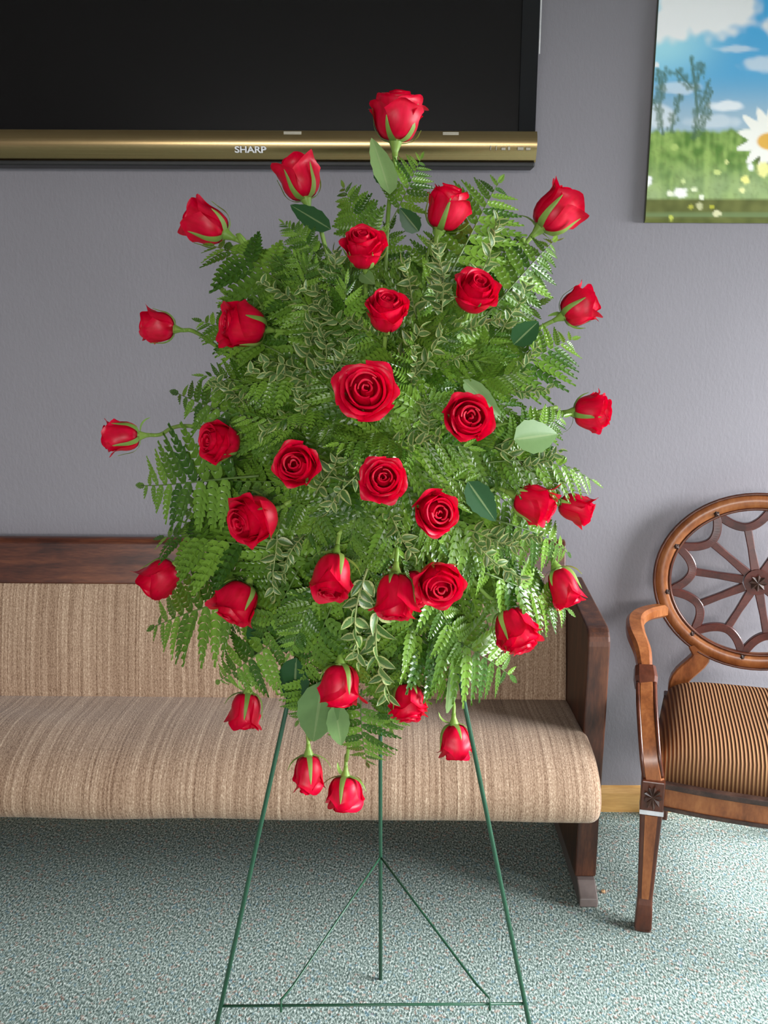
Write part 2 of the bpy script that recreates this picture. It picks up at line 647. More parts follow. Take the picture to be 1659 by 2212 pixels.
# ------------------------------------------------------------------ canvas print on the wall
CYF = 2.548                                                     # front plane of the canvas
c_l = at(1397, 430, CYF)
c_b = at(1500, 430, CYF).z
c_back_z = at(1500, 479, RY1 - 0.025).z
cx0 = c_l.x
cx1 = cx0 + 0.80
cz1 = c_b + 0.92


def hsh(px, py, s):
    return mnoise.noise(Vector((px / s, py / s, s * 0.37)))


def lerp(a, b_, t):
    t = max(0.0, min(1.0, t))
    return tuple(x + (y - x) * t for x, y in zip(a, b_))


def sst(e0, e1, x):
    t = max(0.0, min(1.0, (x - e0) / (e1 - e0)))
    return t * t * (3 - 2 * t)


STEMS = [((1493, 124), (1503, 200), (1506, 250), (1498, 300), 4), ((1420, 150), (1428, 200), (1424, 240), (1432, 290), 4),
         ((1533, 172), (1520, 215), (1508, 235), (1506, 250), 3), ((1540, 196), (1524, 230), (1510, 262), (1505, 275), 3),
         ((1468, 205), (1464, 225), (1455, 250), (1450, 285), 4), ((1462, 152), (1474, 165), (1480, 172), (1495, 190), 3),
         ((1536, 240), (1522, 262), (1508, 280), (1502, 290), 3), ((1518, 140), (1512, 160), (1506, 180), (1503, 200), 2.5),
         ((1438, 152), (1432, 170), (1430, 185), (1427, 205), 2.5), ((1410, 215), (1418, 232), (1424, 245), (1428, 260), 2.5)]
SEGS = [(a, b_, s[4]) for s in STEMS for a, b_ in zip(s[:3], s[1:4])]
DOTS = [(1470, 416, 17, 12, (0.98, 0.97, 0.9)), (1447, 418, 8, 8, (0.9, 0.92, 0.72)), (1500, 410, 8, 7, (0.85, 0.9, 0.6)),
        (1515, 426, 7, 7, (0.85, 0.88, 0.7)), (1397, 390, 14, 13, (0.97, 0.97, 0.97)), (1622, 361, 8, 9, (0.95, 0.97, 0.93)),
        (1610, 388, 11, 10, (0.90, 0.87, 0.28)), (1650, 366, 17, 18, (0.90, 0.87, 0.33)), (1604, 411, 8, 7, (0.85, 0.86, 0.40)),
        (1549, 372, 9, 7, (0.62, 0.72, 0.25)), (1458, 318, 9, 9, (0.45, 0.60, 0.17)), (1476, 392, 6, 7, (0.65, 0.76, 0.33)),
        (1492, 447, 6, 6, (0.45, 0.45, 0.06)), (1537, 447, 6, 5, (0.45, 0.45, 0.04)), (1548, 461, 11, 8, (0.72, 0.70, 0.42)),
        (1511, 445, 9, 9, (0.55, 0.55, 0.3)), (1450, 470, 5, 6, (0.55, 0.6, 0.1)), (1570, 350, 5, 6, (0.7, 0.75, 0.3)),
        (1417, 140, 8, 6, (0.97, 0.98, 0.99)), (1700, 395, 14, 13, (0.95, 0.95, 0.92)), (1730, 410, 12, 9, (0.9, 0.88, 0.4)),
        (1780, 380, 16, 14, (0.97, 0.97, 0.95)), (1690, 430, 9, 7, (0.9, 0.9, 0.7))]
CLOUDS = [(1520, 18, 130, 66, 1.0), (1440, 50, 80, 48, 1.0), (1592, 106, 46, 9, 0.5), (1652, 140, 62, 18, 0.55), (1572, 230, 40, 12, 0.75),
          (1460, 190, 50, 14, 0.45), (1425, 250, 40, 25, 0.5), (1540, 262, 70, 16, 0.35), (1740, 60, 90, 40, 0.9), (1800, 190, 90, 30, 0.8),
          (1600, -120, 160, 60, 0.8), (1780, -60, 90, 30, 0.6)]


DR = random.Random(5)
DABS = []
for a_, b2_, w2_ in SEGS:
    for q_ in range(9):
        t_ = DR.random()
        DABS.append((a_[0] + (b2_[0] - a_[0]) * t_ + DR.gauss(0, 5), a_[1] + (b2_[1] - a_[1]) * t_ + DR.gauss(0, 4), DR.uniform(3, 6.5)))


def print_colour(px, py):
    n1, n2, n3 = hsh(px, py, 60), hsh(px, py, 22), hsh(px, py, 7)
    hz = 283 + 9 * hsh(px, 5, 30) + 7 * hsh(px, 9, 12)
    # sky
    t = py / 280.0
    sky = lerp((0.07, 0.46, 0.86), (0.14, 0.42, 0.66), t * 1.2)
    sky = lerp(sky, (0.38, 0.52, 0.62), sst(0.55, 1.0, t))
    sky = lerp(sky, (0.45, 0.85, 0.93), sst(1600, 1410, px + py * 0.4 - 60) * (1 - sst(0.35, 0.75, t)) * 0.85)
    cl = 0.0
    for x, y, rx, ry, k in CLOUDS:
        d = math.hypot((px - x) / rx, (py - y) / ry) + 0.35 * n2 + 0.25 * n1
        cl = max(cl, k * (1 - sst(0.65, 1.15, d)))
    c = lerp(sky, (0.97, 0.98, 0.97), cl)
    # meadow
    str_ = mnoise.noise(Vector((px / 9.0, py / 60.0, 3.3)))
    g = lerp((0.10, 0.22, 0.035), (0.32, 0.48, 0.12), 0.5 + 1.0 * n2 + 0.6 * str_)
    g = lerp(g, (0.40, 0.50, 0.25), sst(330, 420, py) * (0.55 + 0.5 * n1))
    g = lerp(g, (0.10, 0.13, 0.035), max(0, 0.5 * n3 * 1.2) * 0.7)
    g = lerp(g, (0.10, 0.11, 0.035), sst(1625, 1645, px) * (1 - sst(1690, 1740, px)) * sst(322, 335, py) * (1 - sst(350, 370, py)))
    lo = lerp((0.085, 0.10, 0.018), (0.15, 0.165, 0.04), 0.5 + n2)
    lo = lerp(lo, (0.16, 0.23, 0.09), 0.8 * (1 - sst(3, 7, abs(py - 464))))
    g = lerp(g, lo, sst(426, 434, py))
    c = lerp(c, g, sst(hz - 5, hz + 6, py))
    k = 0.0
    for (ax, ay), (bx_, by), w_ in SEGS:
        if abs(px - ax) > 50 or py < min(ay, by) - 12 or py > max(ay, by) + 12:
            continue
        dx, dy = bx_ - ax, by - ay
        u = max(0, min(1, ((px - ax) * dx + (py - ay) * dy) / (dx * dx + dy * dy)))
        d = math.hypot(px - ax - u * dx, py - ay - u * dy)
        k = max(k, 1 - sst(w_ * 0.15, w_ * 1.25 + 2 * n3, d))
    if 110 < py < 300 and 1400 < px < 1550:
        for x, y, r_ in DABS:
            if abs(px - x) < r_ * 1.5 and abs(py - y) < r_ * 2:
                k = max(k, 0.8 * (1 - sst(0.25, 1.2, math.hypot((px - x) / r_, (py - y) / (r_ * 1.5)) + 0.4 * n3)))
    c = lerp(c, (0.070, 0.145, 0.075), 0.85 * k)
    # daisy
    for dx0, dy0, R, oc in ((1664, 300, 76, 28), (1770, 300, 60, 20)):
        ddx, ddy = px - dx0, (py - dy0) / 1.05
        d = math.hypot(ddx, ddy)
        if d < R:
            a = math.atan2(ddy, ddx)
            rr = R * (0.80 + 0.17 * math.cos(13 * a + 0.6)) * (1 + 0.15 * n2)
            c = lerp(c, (0.93, 0.92, 0.84), 1 - sst(rr - 5, rr + 3, d))
            c = lerp(c, (0.80, 0.45, 0.08), 1 - sst(oc - 4, oc + 5, math.hypot(ddx, ddy * 1.6 - 8)))
    for x, y, rx, ry, col in DOTS:
        if abs(px - x) < rx * 1.5 and abs(py - y) < ry * 1.5:
            d = math.hypot((px - x) / rx, (py - y) / ry) + 0.3 * n3
            c = lerp(c, col, 0.95 * (1 - sst(0.6, 1.1, d)))
    return c


def proj(p):
    d = p - CAM
    z = d.dot(FW)
    return CX + F * d.dot(RT) / z, CY - F * d.dot(UP) / z


def build_canvas():
    P0 = Vector((cx0 + 0.4, CYF, c_b))
    nx = 190
    xs = [cx0 + (cx1 - cx0) * i / nx for i in range(nx + 1)]
    prof = [(CYF, c_b + (cz1 - c_b) * (1 - k / 220)) for k in range(221)]
    zl0, yb = c_back_z, RY1 - 0.01
    zb0 = at(1500, 474, CYF).z
    for k in range(1, 13):
        prof.append((CYF, c_b + (zb0 - c_b) * k / 12))
    prof.append((CYF + 0.006, zb0 - 0.008))
    zl0 = zb0 - 0.008
    verts = [Vector((x, y, z)) for (y, z) in prof for x in xs]
    cols = [print_colour(*proj(p)) for p in verts]
    n = nx + 1
    faces = []
    for j in range(len(prof) - 1):
        for i in range(nx):
            a = j * n + i
            faces.append((a, a + n, a + n + 1, a + 1))
    # back of the box
    b0 = len(verts)
    for (x, y, z) in ((cx0, RY1 - 0.006, cz1), (cx1, RY1 - 0.006, cz1), (cx0, RY1 - 0.006, zl0), (cx1, RY1 - 0.006, zl0)):
        verts.append(Vector((x, y, z)))
        cols.append((0.16, 0.17, 0.16))
    last = (len(prof) - 1) * n
    faces.append((b0, b0 + 1) + tuple(range(n - 1, -1, -1)))
    faces.append(tuple(range(last, last + n))[::-1] + (b0 + 2, b0 + 3))
    faces.append((b0 + 2, b0) + tuple(j * n for j in range(len(prof))))
    faces.append((b0 + 1, b0 + 3) + tuple(j * n + nx for j in range(len(prof) - 1, -1, -1)))
    faces.append((b0, b0 + 2, b0 + 3, b0 + 1))
    me = mesh('meadow_canvas', [p - P0 for p in verts], faces)
    ca = me.color_attributes.new('print', 'FLOAT_COLOR', 'POINT')
    ca.data.foreach_set('color', [x for c in cols for x in (*c, 1.0)])
    o = obj('meadow_canvas', me, 'print', None, P0)
    tag(o, 'canvas print of a daisy meadow under blue sky hung on the grey wall', 'wall art')


build_canvas()

# ------------------------------------------------------------------ pew
PW0 = Vector((-0.38, 2.3, 0.0))
pew = thing('pew', 'long wooden pew with beige striped upholstered seat and back along the wall', 'pew', PW0, math.radians(-0.5))
PX0, PX1 = -1.30, 0.503


def off(vs):
    return [Vector(p) - PW0 for p in vs]


def smooth_closed(pts, n=6):
    P = [Vector((a, b_, 0)) for a, b_ in pts]
    out = []
    N = len(P)
    for i in range(N):
        a, b_, c, d = P[i - 1], P[i], P[(i + 1) % N], P[(i + 2) % N]
        for k in range(n):
            t = k / n
            q = 0.5 * ((2 * b_) + (c - a) * t + (2 * a - 5 * b_ + 4 * c - d) * t * t + (3 * b_ - a - 3 * c + d) * t ** 3)
            out.append((q.x, q.y))
    return out


def cushion(name, prof, x0, x1, r, mat, wob=0.0):
    cy = sum(p[0] for p in prof) / len(prof)
    cz = sum(p[1] for p in prof) / len(prof)
    xs, sc = [], []
    for k in range(7):
        a = k / 6 * PI / 2
        xs.append(x0 + r - r * math.cos(a))
        sc.append(r * (1 - math.sin(a)))
    nmid = 40
    for k in range(1, nmid):
        xs.append(x0 + r + (x1 - x0 - 2 * r) * k / nmid)
        sc.append(0.0)
    for k in range(7):
        a = PI / 2 - k / 6 * PI / 2
        xs.append(x1 - r + r * math.cos(a))
        sc.append(r * (1 - math.sin(a)))
    rings = []
    for x, s in zip(xs, sc):
        ring = []
        for (y, z) in prof:
            d = Vector((y - cy, z - cz))
            L = d.length
            q = d * max(0.02, (L - s) / L)
            wv = wob * mnoise.noise(Vector((x * 4.0, y * 7, z * 7)))
            q = q + d / L * wv
            ring.append((x, cy + q.x, cz + q.y))
        rings.append(ring)
    v_, f_ = loft(rings)
    return obj(name, mesh(name, off(v_), f_, True), mat, pew)


seat_prof = smooth_closed([(2.44, 0.425), (2.30, 0.452), (2.16, 0.462), (2.05, 0.446), (1.985, 0.405), (1.965, 0.355), (1.985, 0.312), (2.05, 0.298), (2.2, 0.297), (2.44, 0.297)], 5)
cushion('seat', seat_prof, PX0 + 0.004, PX1 + 0.014, 0.028, 'pew_fabric', 0.007)
back_prof = smooth_closed([(2.475, 0.756), (2.445, 0.70), (2.405, 0.56), (2.385, 0.44), (2.395, 0.36), (2.45, 0.36), (2.49, 0.55), (2.515, 0.74), (2.50, 0.765)], 5)
cushion('backrest', back_prof, PX0, PX1 - 0.001, 0.006, 'pew_fabric', 0.003)
# top rail: leaning board with rounded top edge
rp = [(2.462, 0.745), (2.478, 0.82), (2.486, 0.858), (2.496, 0.868), (2.512, 0.870), (2.524, 0.862), (2.527, 0.84), (2.52, 0.745)]
v, f = prism_x(rp, PX0, PX1 - 0.001)
ra = obj('top_rail', mesh('top_rail', off(v), f), 'pew_wood', pew)
bev(ra, 0.004, 2)
# back panel below
v, f = prism_x([(2.50, 0.15), (2.52, 0.75), (2.535, 0.75), (2.53, 0.15)], PX0, PX1)
obj('back_panel', mesh('back_panel', off(v), f), 'pew_wood', pew)
v, f = prism_x([(2.10, 0.255), (2.10, 0.30), (2.44, 0.31), (2.44, 0.255)], PX0, PX1)
obj('seat_board', mesh('seat_board', off(v), f), 'pew_wood', pew)


def arc(cy, cz, r, a0, a1, n=5):
    return [(cy + r * math.cos(math.radians(a0 + (a1 - a0) * k / n)), cz + r * math.sin(math.radians(a0 + (a1 - a0) * k / n))) for k in range(n + 1)]


endp = [(2.54, 0.05), (2.54, 0.748)] + [(2.52, 0.758)] + arc(2.195, 0.688, 0.042, 96, 180) + [(2.153, 0.50), (2.160, 0.25), (2.160, 0.05)]
for (xa, xb) in ((PX1, PX1 + 0.055), (PX0 - 0.055, PX0)):
    v, f = prism_x(endp, xa, xb)
    e = obj('end_panel', mesh('end_panel', off(v), f), 'pew_wood_v', pew)
    bev(e, 0.005, 3)
    fp = [(2.555, 0.0), (2.555, 0.05), (2.165, 0.05), (2.15, 0.048), (2.108, 0.022), (2.104, 0.0)]
    v, f = prism_x(fp, xa + 0.004, xb - 0.004)
    g = obj('foot', mesh('foot', off(v), f), 'foot', pew)
    bev(g, 0.003, 2)

# ------------------------------------------------------------------ armchair with spider-web back
CH0 = Vector((0.961, 2.191, 0.0))
chair = thing('armchair', 'brown carved wooden armchair with oval spider web back and striped corduroy seat', 'chair', CH0, math.radians(-14.7))


def cobj(name, vf, mat, parent=chair, smooth=False):
    return obj(name, mesh(name, vf[0], vf[1], smooth), mat, parent)


# seat cushion: domed trapezoid
def chair_seat():
    nu, nv = 28, 22
    verts, faces = [], []
    for layer in (0, 1):
        for j in range(nv + 1):
            tv_ = -1 + 2 * j / nv
            for i in range(nu + 1):
                tu = -1 + 2 * i / nu
                y = 0.245 * tv_ + 0.0
                hw = 0.275 + (0.225 - 0.275) * (tv_ + 1) / 2
                bow = -0.025 * (1 - tu * tu) * max(0, -tv_)
                e = max(abs(tu), abs(tv_))
                puff = (1 - abs(tu) ** 5) * (1 - abs(tv_) ** 5)
                side = 0.02 * math.sqrt(max(0, puff))
                if layer == 0:
                    z = 0.405 + 0.095 * max(0, puff) ** 0.42
                else:
                    z = 0.405
                verts.append((hw * tu * 1.0, y + bow, z))
    n = nu + 1
    N = n * (nv + 1)
    for j in range(nv):
        for i in range(nu):
            a = j * n + i
            faces.append((a, a + 1, a + n + 1, a + n))
            faces.append((N + a, N + a + n, N + a + n + 1, N + a + 1))
    bm = bmesh.new()
    vs = [bm.verts.new(p) for p in verts]
    for fc in faces:
        bm.faces.new([vs[k] for k in fc])
    bmesh.ops.remove_doubles(bm, verts=bm.verts, dist=0.0005)
    bmesh.ops.recalc_face_normals(bm, faces=bm.faces)
    me = bpy.data.meshes.new('seat')
    bm.to_mesh(me)
    bm.free()
    me.polygons.foreach_set('use_smooth', [True] * len(me.polygons))
    return me


obj('seat', chair_seat(), 'corduroy', chair)
FX, FY, RX, RY = 0.262, -0.245, 0.205, 0.245
LEG = 0.046
# rails
fr_ = spline([(-FX, FY, 0.370), (-0.13, FY - 0.018, 0.370), (0, FY - 0.025, 0.370), (0.13, FY - 0.018, 0.370), (FX, FY, 0.370)], 4)
rl = cobj('seat_rail', bar_vf(fr_, 0.028, 0.062), 'chair_wood')
rl2 = cobj('rail_moulding', bar_vf([p + Vector((0, -0.004, 0.028)) for p in fr_], 0.032, 0.014), 'carved', rl)
rl3 = cobj('rail_moulding', bar_vf([p + Vector((0, -0.004, -0.030)) for p in fr_], 0.030, 0.010), 'carved', rl)
for s in (-1, 1):
    cobj('seat_rail', bar_vf([(s * FX, FY, 0.37), (s * RX, RY, 0.37)], 0.028, 0.062), 'chair_wood')
cobj('seat_rail', bar_vf([(-RX, RY, 0.37), (RX, RY, 0.37)], 0.028, 0.062), 'chair_wood')
for s in (-1, 1):
    # front leg: square tapered, scroll foot
    zz = [0.0, 0.012, 0.05, 0.075, 0.09, 0.20, 0.325]
    ww = [0.036, 0.041, 0.040, 0.037, 0.036, 0.043, 0.052]
    fwd = [-0.003, -0.004, -0.004, -0.003, 0, 0, 0]
    rings = [[(s * FX + a * w_ / 2, FY + fo + b_ * w_ / 2, z) for a, b_ in ((-1, -1), (1, -1), (1, 1), (-1, 1))] for z, w_, fo in zip(zz, ww, fwd)]
    lg_ = cobj('leg', loft(rings), 'chair_edge')
    bev(lg_, 0.004, 2)
    # raised panel on the front of the leg
    rings = []
    for z, hw in ((0.092, 0.008), (0.105, 0.009), (0.32, 0.0145)):
        w_ = 0.036 + (z - 0.09) / 0.235 * 0.016
        yf = FY - w_ / 2
        rings.append([(s * FX - hw, yf - 0.003, z), (s * FX + hw, yf - 0.003, z), (s * FX + hw, yf + 0.004, z), (s * FX - hw, yf + 0.004, z)])
    cobj('leg_panel', loft(rings), 'chair_wood', lg_)
    # carved corner block with a rosette
    bk = cobj('corner_block', box_vf(s * FX - 0.027, s * FX + 0.027, FY - 0.027, FY + 0.027, 0.330, 0.408), 'chair_edge')
    bev(bk, 0.003, 2)
    ros, rf = [], []
    for k in range(9):
        a = 2 * PI * k / 9
        c0 = Vector((s * FX, FY - 0.027, 0.369))
        p1 = c0 + Vector((math.cos(a - 0.28) * 0.017, -0.002, math.sin(a - 0.28) * 0.022))
        p2 = c0 + Vector((math.cos(a) * 0.021, -0.008, math.sin(a) * 0.031))
        p3 = c0 + Vector((math.cos(a + 0.28) * 0.017, -0.002, math.sin(a + 0.28) * 0.022))
        b0 = len(ros)
        ros += [c0 + Vector((0, -0.004, 0)), p1, p2, p3]
        rf += [(b0, b0 + 1, b0 + 2), (b0, b0 + 2, b0 + 3)]
    cobj('rosette', (ros, rf), 'carved', bk)
    sc_ = cobj('scuffed_edge', box_vf(s * FX - 0.0275, s * FX + 0.0275, FY - 0.0285, FY + 0.02, 0.322, 0.333), 'scuff', bk)
    sc_['label'] = 'pale scuffed edge'
    # rear leg splays back
    pth = spline([(s * RX, RY, 0.42), (s * RX, RY + 0.004, 0.25), (s * RX, RY + 0.03, 0.10), (s * RX, RY + 0.055, 0.0)], 4)
    cobj('leg', bar_vf(pth, 0.036, 0.038, Vector((1, 0, 0))), 'chair_edge')

# oval back ring
BA, BB, BC = 0.252, 0.222, Vector((0, 0.268, 0.765))      # centre-line half axes
LEAN = 0.10


def ringpt(a, k=1.0, dy=0.0):
    x, z = BA * k * math.cos(a), BB * k * math.sin(a)
    return Vector((BC.x + x, BC.y + LEAN * z + dy + 0.0, BC.z + z))


def ring_sweep(sec):
    n = 72
    rings = []
    for i in range(n):
        a = 2 * PI * i / n
        p = ringpt(a)
        rad = Vector((math.cos(a) / BA, 0, math.sin(a) / BB)).normalized()
        rings.append([p + rad * r_ + Vector((0, d_, 0)) for r_, d_ in sec])
    m_ = len(sec)
    v_ = [p for r in rings for p in r]
    f_ = []
    for i in range(n):
        for j in range(m_):
            a0, a1 = i * m_ + j, i * m_ + (j + 1) % m_
            b0, b1 = ((i + 1) % n) * m_ + j, ((i + 1) % n) * m_ + (j + 1) % m_
            f_.append((a0, b0, b1, a1))
    return v_, f_


ring = cobj('back_ring', ring_sweep([(-0.020, -0.010), (-0.014, -0.017), (0, -0.020), (0.014, -0.017), (0.020, -0.010), (0.020, 0.012), (-0.020, 0.012)]), 'chair_wood', chair, True)
ring.data.set_sharp_from_angle(angle=math.radians(50))
for r_ in (-0.0205, 0.0205):
    cobj('ring_moulding', ring_sweep([(r_ + 0.0045 * math.cos(k * PI / 3), -0.012 + 0.0055 * math.sin(k * PI / 3)) for k in range(6)]), 'chair_edge', ring, True)
web = cobj('hub', tube_vf([BC + Vector((0, -0.012, 0)), BC + Vector((0, 0.012, 0))], 0.036, 24), 'web_wood')
# carved hub rosette
ros, rf = [], []
for k in range(8):
    a = 2 * PI * k / 8
    c0 = BC + Vector((0, -0.016, 0))
    u = Vector((math.cos(a), 0, math.sin(a)))
    t = Vector((-math.sin(a), 0, math.cos(a)))
    b0 = len(ros)
    ros += [c0 + Vector((0, -0.006, 0)), c0 + u * 0.014 - t * 0.008, c0 + u * 0.024 + Vector((0, -0.006, 0)), c0 + u * 0.014 + t * 0.008]
    rf += [(b0, b0 + 1, b0 + 2), (b0, b0 + 2, b0 + 3)]
cobj('hub_rosette', (ros, rf), 'carved', web)
NS = 10
A0 = math.radians(84)
for k in range(NS):
    a = A0 + 2 * PI * k / NS
    am, a2 = a + PI / NS, a + 2 * PI / NS
    p0, p2 = ringpt(a, 0.93), ringpt(a2, 0.93)
    pm = ringpt(am, 0.685)
    arcp = [ringpt(a + d_, k_) for d_, k_ in ((0.0, 0.955), (0.035, 0.865), (0.11, 0.765), (0.21, 0.705), (0.314, 0.685), (0.418, 0.705), (0.518, 0.765), (0.593, 0.865), (0.628, 0.955))]
    cobj('web_arc', bar_vf(spline(arcp, 3), [0.012, 0.016, 0.019] + [0.023] * 19 + [0.019, 0.016, 0.012], 0.016, Vector((0, 1, 0))), 'web_wood')
    d0 = BC + (pm - BC) * 0.22
    cobj('web_spoke', bar_vf([d0, (d0 + pm) / 2, pm], [0.024, 0.019, 0.021], 0.014, Vector((0, 1, 0))), 'web_wood')
    # small carved rivet on the ring
    c0 = ringpt(a, 0.955, -0.018)
    ros, rf = [c0 + Vector((0, -0.006, 0))], []
    for j in range(10):
        b_ = 2 * PI * j / 10
        rr = 0.0105 if j % 2 else 0.0075
        ros.append(c0 + Vector((rr * math.cos(b_), 0.002, rr * math.sin(b_))))
    rf = [(0, 1 + j, 1 + (j + 1) % 10) for j in range(10)]
    cobj('rivet', (ros, rf), 'carved', ring)
for s in (-1, 1):
    # back stile from the seat up to the ring
    a = math.radians(237 if s < 0 else 303)
    pt = ringpt(a, 1.06)
    pth = spline([(s * RX * 0.92, RY - 0.005, 0.40), (s * RX * 0.90, RY, 0.47), (pt.x - s * 0.012, pt.y, pt.z - 0.03), (pt.x - s * 0.0, pt.y, pt.z + 0.012)], 5)
    cobj('back_stile', bar_vf(pth, 0.050, 0.032, Vector((0, 1, 0))), 'chair_wood')
    # arm: leaves the ring, bows out and forward, then dips to the collar
    a = math.radians(205 if s < 0 else 335)
    p0 = ringpt(a, 1.05)
    ap = spline([(p0.x, p0.y - 0.005, p0.z), (s * 0.290, 0.20, 0.668), (s * 0.318, 0.12, 0.672), (s * 0.318, 0.04, 0.664), (s * 0.300, -0.03, 0.640), (s * 0.292, -0.075, 0.605)], 6)
    n = len(ap)
    arm = cobj('arm', bar_vf(ap, [0.034 + 0.012 * math.sin(PI * i / (n - 1)) for i in range(n)], [0.036] * n, chamfer=0.45), 'chair_wood', chair, True)
    arm.data.set_sharp_from_angle(angle=math.radians(30))
    # carved collar
    col_ = cobj('arm_collar', bar_vf([(s * 0.293, -0.068, 0.612), (s * 0.290, -0.088, 0.592), (s * 0.288, -0.105, 0.572)], [0.050, 0.056, 0.050], [0.042, 0.046, 0.040], chamfer=0.4), 'chair_edge')
    # curved arm support down to the corner block
    sp_ = spline([(s * 0.288, -0.098, 0.580), (s * 0.286, -0.150, 0.552), (s * 0.280, -0.205, 0.505), (s * 0.272, -0.238, 0.45), (s * FX, FY, 0.40)], 6)
    n = len(sp_)
    su = cobj('arm_support', bar_vf(sp_, [0.044 + 0.006 * i / (n - 1) for i in range(n)], 0.038, Vector((0, -1, 0.4)), chamfer=0.45), 'chair_wood', chair, True)
    su.data.set_sharp_from_angle(angle=math.radians(30))
    fr2 = frames(sp_, Vector((0, -1, 0.4)))
    for q in (-1, 1):
        cobj('support_bead', tube_vf([p + s2 * q * 0.020 + u2 * 0.0 + Vector((0, -0.012, 0.010)) for p, t2, s2, u2 in fr2], 0.0055, 6), 'chair_edge', su, True)

# crumb on the carpet
p = at(1303, 1927, 2.12)
bm = bmesh.new()
bmesh.ops.create_icosphere(bm, subdivisions=2, radius=0.006)
for vv in bm.verts:
    vv.co *= 1 + 0.35 * mnoise.noise(vv.co * 300)
    vv.co.z *= 0.6
me = bpy.data.meshes.new('crumb')
bm.to_mesh(me)
bm.free()
ray = at(1303, 1927, 1.0) - CAM
gp = CAM + ray * (-1.5 / ray.z)
tag(obj('crumb', me, 'crumb', None, (gp.x, gp.y, 0.003)), 'tiny tan crumb lying on the carpet beside the pew foot', 'crumb')

# ------------------------------------------------------------------ wire easel
def ground(px, py):
    d = FW + RT * ((px - CX) / F) + UP * ((CY - py) / F)
    return CAM + d * (-CAM.z / d.z)


FLY = 1.50
fl = ground(428, 2395)
frt = ground(1183, 2410)
rear = ground(822, 2115)
apex = at(821, 615, 1.70)
E0 = Vector(((fl.x + frt.x) / 2, (fl.y + rear.y) / 2, 0))
easel = thing('easel', 'thin green wire tripod easel standing on the carpet under the rose spray', 'easel', E0)


def eo(name, path, r, seg=8):
    return obj(name, mesh(name, *tube_vf([Vector(p) - E0 for p in path], r, seg, Vector((0.3, 1, 0.1))), True), 'wire', easel)


RW = 0.0043
eo('leg', [fl, fl.lerp(apex, 0.5), apex + Vector((-0.006, 0, 0))], RW)
eo('leg', [frt, frt.lerp(apex, 0.5), apex + Vector((0.006, 0, 0))], RW)
eo('leg', [rear, rear.lerp(apex, 0.5), apex + Vector((0, 0.012, 0))], RW)


def on_leg(foot, py):
    best = min((abs(proj(foot.lerp(apex, t / 400))[1] - py), t / 400) for t in range(401))
    return foot.lerp(apex, best[1])


ba, bb = on_leg(fl, 2173), on_leg(frt, 2169)
eo('crossbar', [ba, ba.lerp(bb, 0.5), bb], 0.0026)
j = on_leg(rear, 1850)
for px in (608, 1058):
    t = (px - proj(ba)[0]) / (proj(bb)[0] - proj(ba)[0])
    q = ba.lerp(bb, t)
    up = q.lerp(j, 0.11) + Vector((0, 0, 0.004))
    hk = [j, j.lerp(up, 0.5), up, q + Vector((0, 0, 0.012)), q + Vector((0, -0.006, -0.008)), q + Vector((0, 0.004, -0.012))]
    eo('brace', hk, 0.0024, 6)
u1, u2 = on_leg(fl, 1250), on_leg(frt, 1250)
eo('holder_bar', [u1, u1.lerp(u2, 0.5), u2], 0.003)
for px in (700, 930):
    t = (px - proj(u1)[0]) / (proj(u2)[0] - proj(u1)[0])
    q = u1.lerp(u2, t)
    eo('hook', [q, q + Vector((0, -0.05, -0.004)), q + Vector((0, -0.07, 0.015))], 0.003, 6)

# foam block in its cage, hooked on the easel
FOAM = at(815, 1000, 1.575)
fo = box('foam_block', -0.075, 0.075, -0.045, 0.035, -0.17, 0.17, 'foam', easel)
fo.location = FOAM - E0
bev(fo, 0.02, 3)


# ------------------------------------------------------------------ plant prototypes
def grid_leaf(n_t, n_u, width, fold, curl, tipw=1.0, serr=0.0, ruff=0.0):
    """pointed oval leaf along +x, unit length, with uv across in x"""
    v_, f_, uv = [], [], []
    for i in range(n_t + 1):
        t = i / n_t
        wd = width * (math.sin(PI * min(1, t ** 0.8)) ** 0.75) * (1 - 0.25 * t) + 0.004
        for k in range(n_u + 1):
            u = -1 + 2 * k / n_u
            w2 = wd * (1 + (serr if (i % 2) else -serr) * (abs(u) > 0.9))
            v_.append((t, u * w2, fold * abs(u) * wd - curl * t * t + ruff * math.sin(t * 19) * u * u * wd))
            uv.append(((u + 1) / 2, t))
    n = n_u + 1
    for i in range(n_t):
        for k in range(n_u):
            a = i * n + k
            f_.append((a, a + n, a + n + 1, a + 1))
    me_ = mesh('leaf', v_, f_, True)
    l = me_.uv_layers.new(name='UVMap')
    l.data.foreach_set('uv', [x for lp_ in me_.loops for x in uv[lp_.vertex_index]])
    return me_


